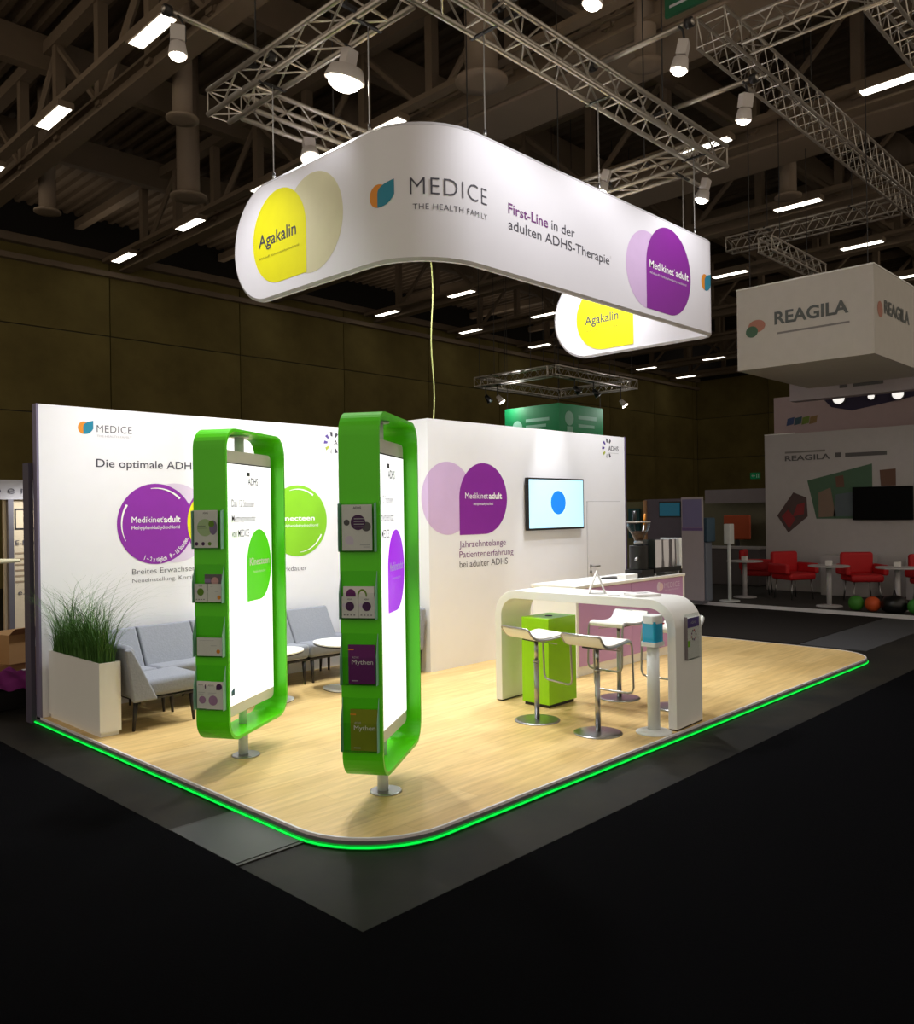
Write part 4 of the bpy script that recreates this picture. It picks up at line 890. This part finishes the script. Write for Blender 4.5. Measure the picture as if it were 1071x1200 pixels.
tb = thing('standing_table', 'pale round standing table at the left edge', 'table', (3.15, 10.4, -.06)); obj('tabletop', MB().lathe([(.3, 1.36), (.3, 1.39)], 32), M_beige, tb); obj('pole', MB().tube([(0, 0, 0), (0, 0, 1.36)], .03, 12), M_cap, tb); obj('foot', MB().lathe([(.2, 0), (.2, .02)], 24), M_cap, tb)
M_card = mat('cardboard', (168, 130, 84), .8)
def carton(label, x, y, z, sx, sy, sz, rz):
    t = thing('cardboard_box', label, 'box', (x, y, z), rz, 'cartons behind the left wall'); obj('body', MB().box(-sx / 2, sx / 2, -sy / 2, sy / 2, 0, sz), M_card, t)
    if sz != .36: obj('flap', MB().add([(-sx / 2, -sy / 2, sz), (sx / 2, -sy / 2, sz), (sx / 2, -sy / 2 - .1, sz + .07), (-sx / 2, -sy / 2 - .1, sz + .07)], [(0, 1, 2, 3)]), M_card, t)
    obj('label_print', MB().box(-.06, .06, -sy / 2 - .004, -sy / 2, sz * .5, sz * .8), M_paper, t)
carton('upper open cardboard box with a white label', 3.18, 9.55, .302, .55, .45, .30, .25)
carton('lower cardboard box under the open one', 3.16, 9.6, -.06, .62, .5, .36, .05)
carton('cardboard box cut by the left picture edge', 2.35, 9.75, -.06, .5, .5, .62, -.2)
cb = thing('dark_crate', 'dark crate carrying crumpled purple cloth', 'crate', (2.68, 8.98, -.06)); obj('body', MB().box(-.28, .36, -.2, .2, 0, .20), M_black, cb, bevel=.01)
vs = []; fs = []; NX, NY = 26, 18
for i in range(NX):
    for j in range(NY):
        x_ = -.38 + .86 * i / (NX - 1); y_ = -.3 + .6 * j / (NY - 1); e = max(abs(x_ - .04) / .43, abs(y_) / .3)
        vs.append((x_, y_, .145 + .14 * (1 - e ** 3) + .02 * math.sin(x_ * 31 + y_ * 14) + .018 * math.sin(y_ * 37 - x_ * 9) + random.uniform(-.006, .006)))
        if i and j: a = i * NY + j; fs.append((a, a - 1, a - NY - 1, a - NY))
cl = obj('purple_cloth', MB().add(vs, fs, True), mat('purple_cloth', (112, 16, 104), .8), None, loc=(2.70, 8.98, .0)); tag(cl, 'crumpled purple cloth heap at the left edge', 'cloth')

# ================================================================== RIGHT NEIGHBOUR STANDS (dim)
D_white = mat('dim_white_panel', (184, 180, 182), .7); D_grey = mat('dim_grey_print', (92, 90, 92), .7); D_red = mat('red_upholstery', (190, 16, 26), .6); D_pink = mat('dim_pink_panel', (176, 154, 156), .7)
rp = flat_piece('floor_neighbour', 'dark platform of the neighbouring stand at the right', 14.98, 24, -2, 14, -.06, 0, mat('dark_grey_carpet', (52, 48, 44), .9, var=.2, scale=40))
obj('trim_neighbour', MB().box(14.95, 14.98, -2, 14, -.06, .006), mat('white_edge_trim', (225, 222, 225), .35))['kind'] = 'structure'
wr = struct('wall_neighbour')
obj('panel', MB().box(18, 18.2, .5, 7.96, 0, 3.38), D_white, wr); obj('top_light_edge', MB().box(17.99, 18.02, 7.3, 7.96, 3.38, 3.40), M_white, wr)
fR = lambda u, v, k: (18 - .006 * k, 7.96 - u, v)
text(wr, 'REAGILA', .45, 2.80, .95, .11, fR, D_grey, .02); rect(wr, .45, 1.3, 2.96, 3.0, fR, mat('dim_faint_print', (128, 124, 122), .7)); rect(wr, 1.5, 1.62, 2.82, 2.92, fR, D_grey); rect(wr, 1.7, 2.5, 2.82, 2.90, fR, D_grey)
def quad(parent, pts, fm, m, k=1, name='picture_print'): obj(name, MB().add([fm(a, b, k) for a, b in pts], [tuple(range(len(pts)))]), m, parent)
quad(wr, [(.92, 2.36), (2.22, 2.66), (2.22, 1.95), (2.1, 1.55), (1.1, 1.55)], fR, mat('dim_green_print', (72, 104, 82), .7), 1)
quad(wr, [(1.15, 2.1), (1.4, 2.2), (1.5, 1.6), (1.15, 1.58)], fR, mat('dim_skin_print', (130, 110, 96), .7), 2); quad(wr, [(1.5, 2.05), (1.85, 2.1), (1.85, 1.6), (1.45, 1.6)], fR, mat('dim_blue_print', (88, 100, 108), .7), 2); quad(wr, [(1.5, 2.42), (1.66, 2.45), (1.68, 2.2), (1.52, 2.2)], fR, mat('dim_brown_print', (104, 74, 60), .7), 2)
quad(wr, [(.26, 1.62), (.5, 1.25), (.92, 1.6), (.9, 2.0), (.62, 2.12)], fR, mat('dim_dark_print', (84, 66, 66), .7), 1); quad(wr, [(.36, 1.6), (.52, 1.34), (.66, 1.55), (.5, 1.75)], fR, mat('dim_red_print', (142, 48, 52), .7), 2); quad(wr, [(.6, 1.6), (.84, 1.65), (.86, 1.9), (.7, 1.85)], fR, mat('dim_red_print', (142, 48, 52), .7), 2)
M_tvb = mat('switched_off_screen', (3, 3, 4), .6, spec=.1)
quad(wr, [(2.36, 2.52), (2.66, 2.54), (2.66, 2.2), (2.38, 2.2)], fR, mat('dim_brown_print', (104, 74, 60), .7), 1)
tv2 = thing('black_television', 'large dark television on the dim neighbouring wall', 'television', (17.9, 6.1, 1.52)); obj('panel', MB().box(0, .08, -1.12, 0, 0, .67), M_tvb, tv2, bevel=.01); obj('bracket', MB().box(.08, .099, -.8, -.3, .1, .5), M_dark, tv2)
# low white units and furniture before the wall
for i, (y0, y1, lb) in enumerate(((6.6, 5.65, 'low pale cabinet behind the middle red chair'), (5.0, 4.2, 'low pale cabinet at the right picture edge'))):
    t = thing('low_cabinet', lb, 'cabinet', (17.48, y1, 0), 0, 'low pale cabinets at the dim stand'); obj('body', MB().box(0, .5, 0, y0 - y1, 0, .82), D_white, t, bevel=.01)
    for k in range(2): obj('door', MB().box(-.015, 0, .02 + k * (y0 - y1) / 2, (k + 1) * (y0 - y1) / 2 - .02, .04, .78), D_white, t)
def red_chair(label, x, y, rz):
    t = thing('red_chair', label, 'chair', (x, y, 0), rz, 'red tub chairs at the dim stand')
    obj('seat', MB().box(-.3, .3, -.3, .3, .38, .52), D_red, t, bevel=.05, seg=3); obj('backrest', MB().box(-.3, .3, .22, .34, .5, .92), D_red, t, bevel=.05, seg=3)
    for s in (-1, 1): obj('armrest', MB().box(s * .34 - .05, s * .34 + .05, -.28, .3, .5, .70), D_red, t, bevel=.04, seg=3)
    for a, b in ((-.22, -.22), (.22, -.22), (-.22, .22), (.22, .22)): obj('leg', MB().tube([(a, b, .38), (a * 1.15, b * 1.15, 0)], .014, 8), M_chrome, t)
red_chair('leftmost red chair at the dim neighbouring stand', 17.1, 7.75, .3)
red_chair('second red chair from the left, turned to its table', 16.5, 6.75, -.5)
red_chair('red chair right of the middle white table', 16.75, 5.55, -.9)
red_chair('red chair cut by the right picture edge', 16.7, 4.3, -.7)
def bistro(label, x, y, r=.35, h=.74):
    t = thing('bistro_table', label, 'table', (x, y, 0), 0, 'white pedestal tables at the dim stand')
    obj('tabletop', MB().lathe([(r, h - .025), (r, h)], 32), D_white, t); obj('pole', MB().tube([(0, 0, .02), (0, 0, h - .02)], .045, 14), D_white, t); obj('foot', MB().lathe([(r * .65, 0), (r * .62, .02), (.05, .035)], 28), D_white, t)
    obj('napkin_holder', MB().box(-.05, .05, -.05, .05, h, h + .09), M_paper, t, bevel=.01)
bistro('white pedestal table left of the red chairs', 16.15, 7.59); bistro('white pedestal table in front of the middle red chair', 15.55, 5.72); bistro('white pedestal table at the right picture edge', 15.7, 4.62)
s2 = thing('sanitizer_post', 'white sanitizer post at the edge of the dim stand', 'dispenser', (15.3, 7.5, 0)); obj('pole', MB().tube([(0, 0, .01), (0, 0, 1.1)], .035, 14), M_steelpole, s2); obj('dispenser', MB().box(-.09, .09, -.07, .07, 1.1, 1.5), M_steelpole, s2, bevel=.02); obj('foot', MB().lathe([(.19, 0), (.19, .02)], 28), M_steelpole, s2)
cp = thing('steel_column', 'tall grey steel column display with blue head', 'column', (15.1, 7.95, 0)); obj('column', MB().box(-.12, .12, -.14, .14, 0, 1.15), mat('dim_steel', (128, 136, 150), .5), cp, bevel=.02); obj('head', MB().box(-.16, .16, -.2, .2, 1.15, 1.62), mat('dim_blue_head', (72, 100, 120), .6), cp, bevel=.03); obj('black_side', MB().box(-.12, .12, .14, .3, 0, 1.0), M_black, cp)
# toys
for k, (y_, c) in enumerate(((5.14, (60, 130, 40)), (4.87, (200, 80, 30)), (4.20, (60, 140, 50)))):
    t = obj('toy_ball', MB().lathe([(.001, 0)] + [(.13 * math.sin(PI * i / 10), .13 - .13 * math.cos(PI * i / 10)) for i in range(1, 10)] + [(.001, .26)], 18), mat(f'toy_{k}', c, .6), None, loc=(15.2, y_, 0)); tag(t, ('green ball left of the orange ball by the dark bag', 'orange ball beside the dark bag', 'green ball right of the dark bag')[k], 'toy')
bg_ = thing('dark_bag', 'dark round bag on the edge of the dim stand', 'bag', (15.25, 4.54, 0)); obj('body', MB().lathe([(.12, 0), (.2, .05), (.21, .17), (.15, .27), (.02, .3)], 24), M_black, bg_); obj('handle', MB().tube([(-.08, 0, .28), (0, 0, .38), (.08, 0, .28)], .012, 8), M_black, bg_)
# hanging white cube with lettering
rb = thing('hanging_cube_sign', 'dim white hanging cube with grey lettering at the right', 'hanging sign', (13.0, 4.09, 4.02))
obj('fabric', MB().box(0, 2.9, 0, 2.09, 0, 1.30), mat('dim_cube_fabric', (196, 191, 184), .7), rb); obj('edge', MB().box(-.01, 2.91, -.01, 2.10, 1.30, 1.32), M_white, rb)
fc = lambda u, v, k: (-.004 * k, 2.09 - u, v); fd = lambda u, v, k: (u, -.004 * k, v)
text(rb, 'REAGILA', .62, .66, 1.12, .19, fc, mat('dim_logo_ink', (96, 100, 100), .7), .03); rect(rb, .66, 1.75, .5, .53, fc, mat('dim_faint_print', (128, 124, 122), .7))
disc(rb, .33, .68, .14, fc, mat('dim_salmon_print', (176, 120, 104), .7), 1, vr=.1); disc(rb, .25, .60, .1, fc, mat('dim_green_print', (72, 104, 82), .7), 2, vr=.09)
text(rb, 'REAGILA', .45, .66, 1.2, .19, fd, mat('dim_logo_ink', (96, 100, 100), .7), .03); disc(rb, .26, .68, .12, fd, mat('dim_salmon_print', (176, 120, 104), .7), 1)
for x_, y_, wl in ((13.1, 6.0, 'left'), (13.1, 4.2, 'front'), (15.8, 4.2, 'right')): tag(obj('sign_wire', MB().tube([(x_, y_, 5.3), (x_, y_, 11.5)], .008, 5), M_dark), f'dark wire at the {wl} corner of the dim hanging cube', 'wire', 'wires of the dim cube')
# higher signs behind
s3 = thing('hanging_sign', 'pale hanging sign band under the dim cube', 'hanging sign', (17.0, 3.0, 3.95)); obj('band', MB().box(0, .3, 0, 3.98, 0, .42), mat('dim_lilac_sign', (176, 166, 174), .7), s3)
rect(s3, 2.85, 3.0, .16, .26, lambda u, v, k: (-.005 * k, u, v), D_grey); rect(s3, 2.2, 2.75, .16, .26, lambda u, v, k: (-.005 * k, u, v), D_grey)
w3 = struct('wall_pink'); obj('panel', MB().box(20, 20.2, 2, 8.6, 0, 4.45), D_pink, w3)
f3 = lambda u, v, k: (20 - .006 * k, 8.6 - u, v)
for i, c in enumerate(((60, 76, 120), (56, 84, 96), (110, 130, 50), (140, 110, 70))): quad(w3, [(.3 + .18 * i, 3.75), (.47 + .18 * i, 3.78), (.5 + .18 * i, 3.95), (.33 + .18 * i, 3.92)], f3, mat(f'dim_multicolour_{i}', c, .7), 1, 'logo_print')
quad(w3, [(1.05, 4.45), (1.35, 4.1), (1.8, 3.98), (2.3, 4.05), (4, 4.3), (4, 4.45)], f3, mat('dim_violet_print', (44, 34, 66), .7))
for (y_, z_, r_, lb) in ((7.05, 4.28, .13, 'larger blurred bright lamp above the dim wall'), (6.35, 4.25, .07, 'smaller blurred lamp above the dim wall'), (5.8, 4.25, .12, 'blurred lamp at the right edge above the dim wall')):
    t = thing('round_lamp', lb, 'lamp', (19.9, y_, z_), 0); obj('lens', MB().tube([(0, 0, 0), (.08, 0, 0)], r_, 20), mat('soft_lamp', (240, 236, 230), .4, emit=1.0), t); obj('rim', MB().tube([(.01, 0, 0), (.09, 0, 0)], r_ * 1.12, 20), D_grey, t)
# exit sign
ex = thing('exit_sign', 'small green exit sign on the far hall wall', 'exit sign', (45.44, 20.95, 3.42)); obj('board', MB().box(0, .05, -.55, .0, 0, .34), mat('exit_green', (0, 92, 52), .5, emit=.35), ex)
fx = lambda u, v, k: (-.01 * k, -u, v)
quad(ex, [(.06, .17), (.16, .26), (.16, .2), (.28, .2), (.28, .14), (.16, .14), (.16, .08)], fx, M_textw, 1, 'arrow_mark'); rect(ex, .36, .40, .06, .28, fx, M_textw); rect(ex, .40, .50, .24, .28, fx, M_textw); rect(ex, .46, .50, .06, .28, fx, M_textw)
# middle distance stand
md = struct('wall_middle_stand')
obj('panel', MB().box(21.0, 21.1, 8.9, 16, 0, 2.02), mat('dim_olive_panel', (110, 106, 84), .7), md); obj('fascia', MB().box(20.3, 20.45, 8.9, 10.6, 1.93, 2.28), mat('dim_lilac_band', (136, 126, 130), .7), md)
obj('end_post', MB().box(15.0, 15.06, 9.15, 9.21, 0, 1.98), mat('pale_wood_edge', (196, 152, 112), .6), md); obj('panel', MB().box(15.06, 15.1, 8.2, 9.2, .9, 2.0), mat('dim_mauve_panel', (104, 98, 112), .7), md); obj('panel', MB().box(15.12, 15.16, 9.15, 10.9, .6, 1.95), mat('olive_shelf_back', (112, 110, 78), .7), md)
sc3 = thing('teal_screen', 'small teal screen behind the espresso machine', 'screen', (15.02, 8.62, 1.66)); obj('panel', MB().box(0, .03, -.22, .22, 0, .26), mat('teal_glow', (20, 96, 120), .4, emit=.25), sc3); obj('frame', MB().box(.03, .05, -.25, .25, -.03, .29), M_black, sc3)
sh_ = thing('teal_shelf_panel', 'dark teal panel beside the wooden post behind the grinder', 'display panel', (15.0, 9.3, 1.2)); obj('panel', MB().box(0, .05, 0, .26, 0, .62), mat('teal_panel', (24, 78, 84), .6), sh_); obj('shelf', MB().box(-.1, .0, 0, .26, .3, .32), D_grey, sh_)
ru = thing('roll_up_banner', 'lavender and white roll-up banner behind the counter end', 'roll-up banner', (14.6, 8.12, 0)); obj('fabric', MB().box(0, .02, -.45, .0, .05, 2.02), mat('dim_lavender_white', (176, 166, 172), .6), ru)
obj('print', MB().box(-.004, 0, -.42, -.02, 1.45, 1.98), mat('dim_lavender_print', (122, 116, 160), .6), ru); obj('print', MB().box(-.004, 0, -.44, -.01, 1.38, 1.44), mat('dim_violet_band', (110, 86, 140), .6), ru); obj('cassette', MB().box(-.08, .1, -.47, .02, 0, .06), M_cap, ru)
og = thing('orange_display', 'blurred orange display block in the middle distance', 'display panel', (20.2, 9.35, 1.0)); obj('panel', MB().box(0, .1, 0, .7, 0, .62), mat('dim_orange_panel', (184, 74, 26), .6), og, bevel=.03); obj('stand', MB().box(.02, .08, .3, .4, -1.0, 0), M_dark, og)
lcn = thing('reception_counter', 'low dim grey counter in the middle distance', 'counter', (18.6, 8.4, 0)); obj('body', MB().box(0, .5, 0, 1.6, 0, .85), mat('dim_counter_grey', (104, 98, 100), .7), lcn, bevel=.02); obj('worktop', MB().box(-.05, .55, -.05, 1.65, .85, .89), D_white, lcn)
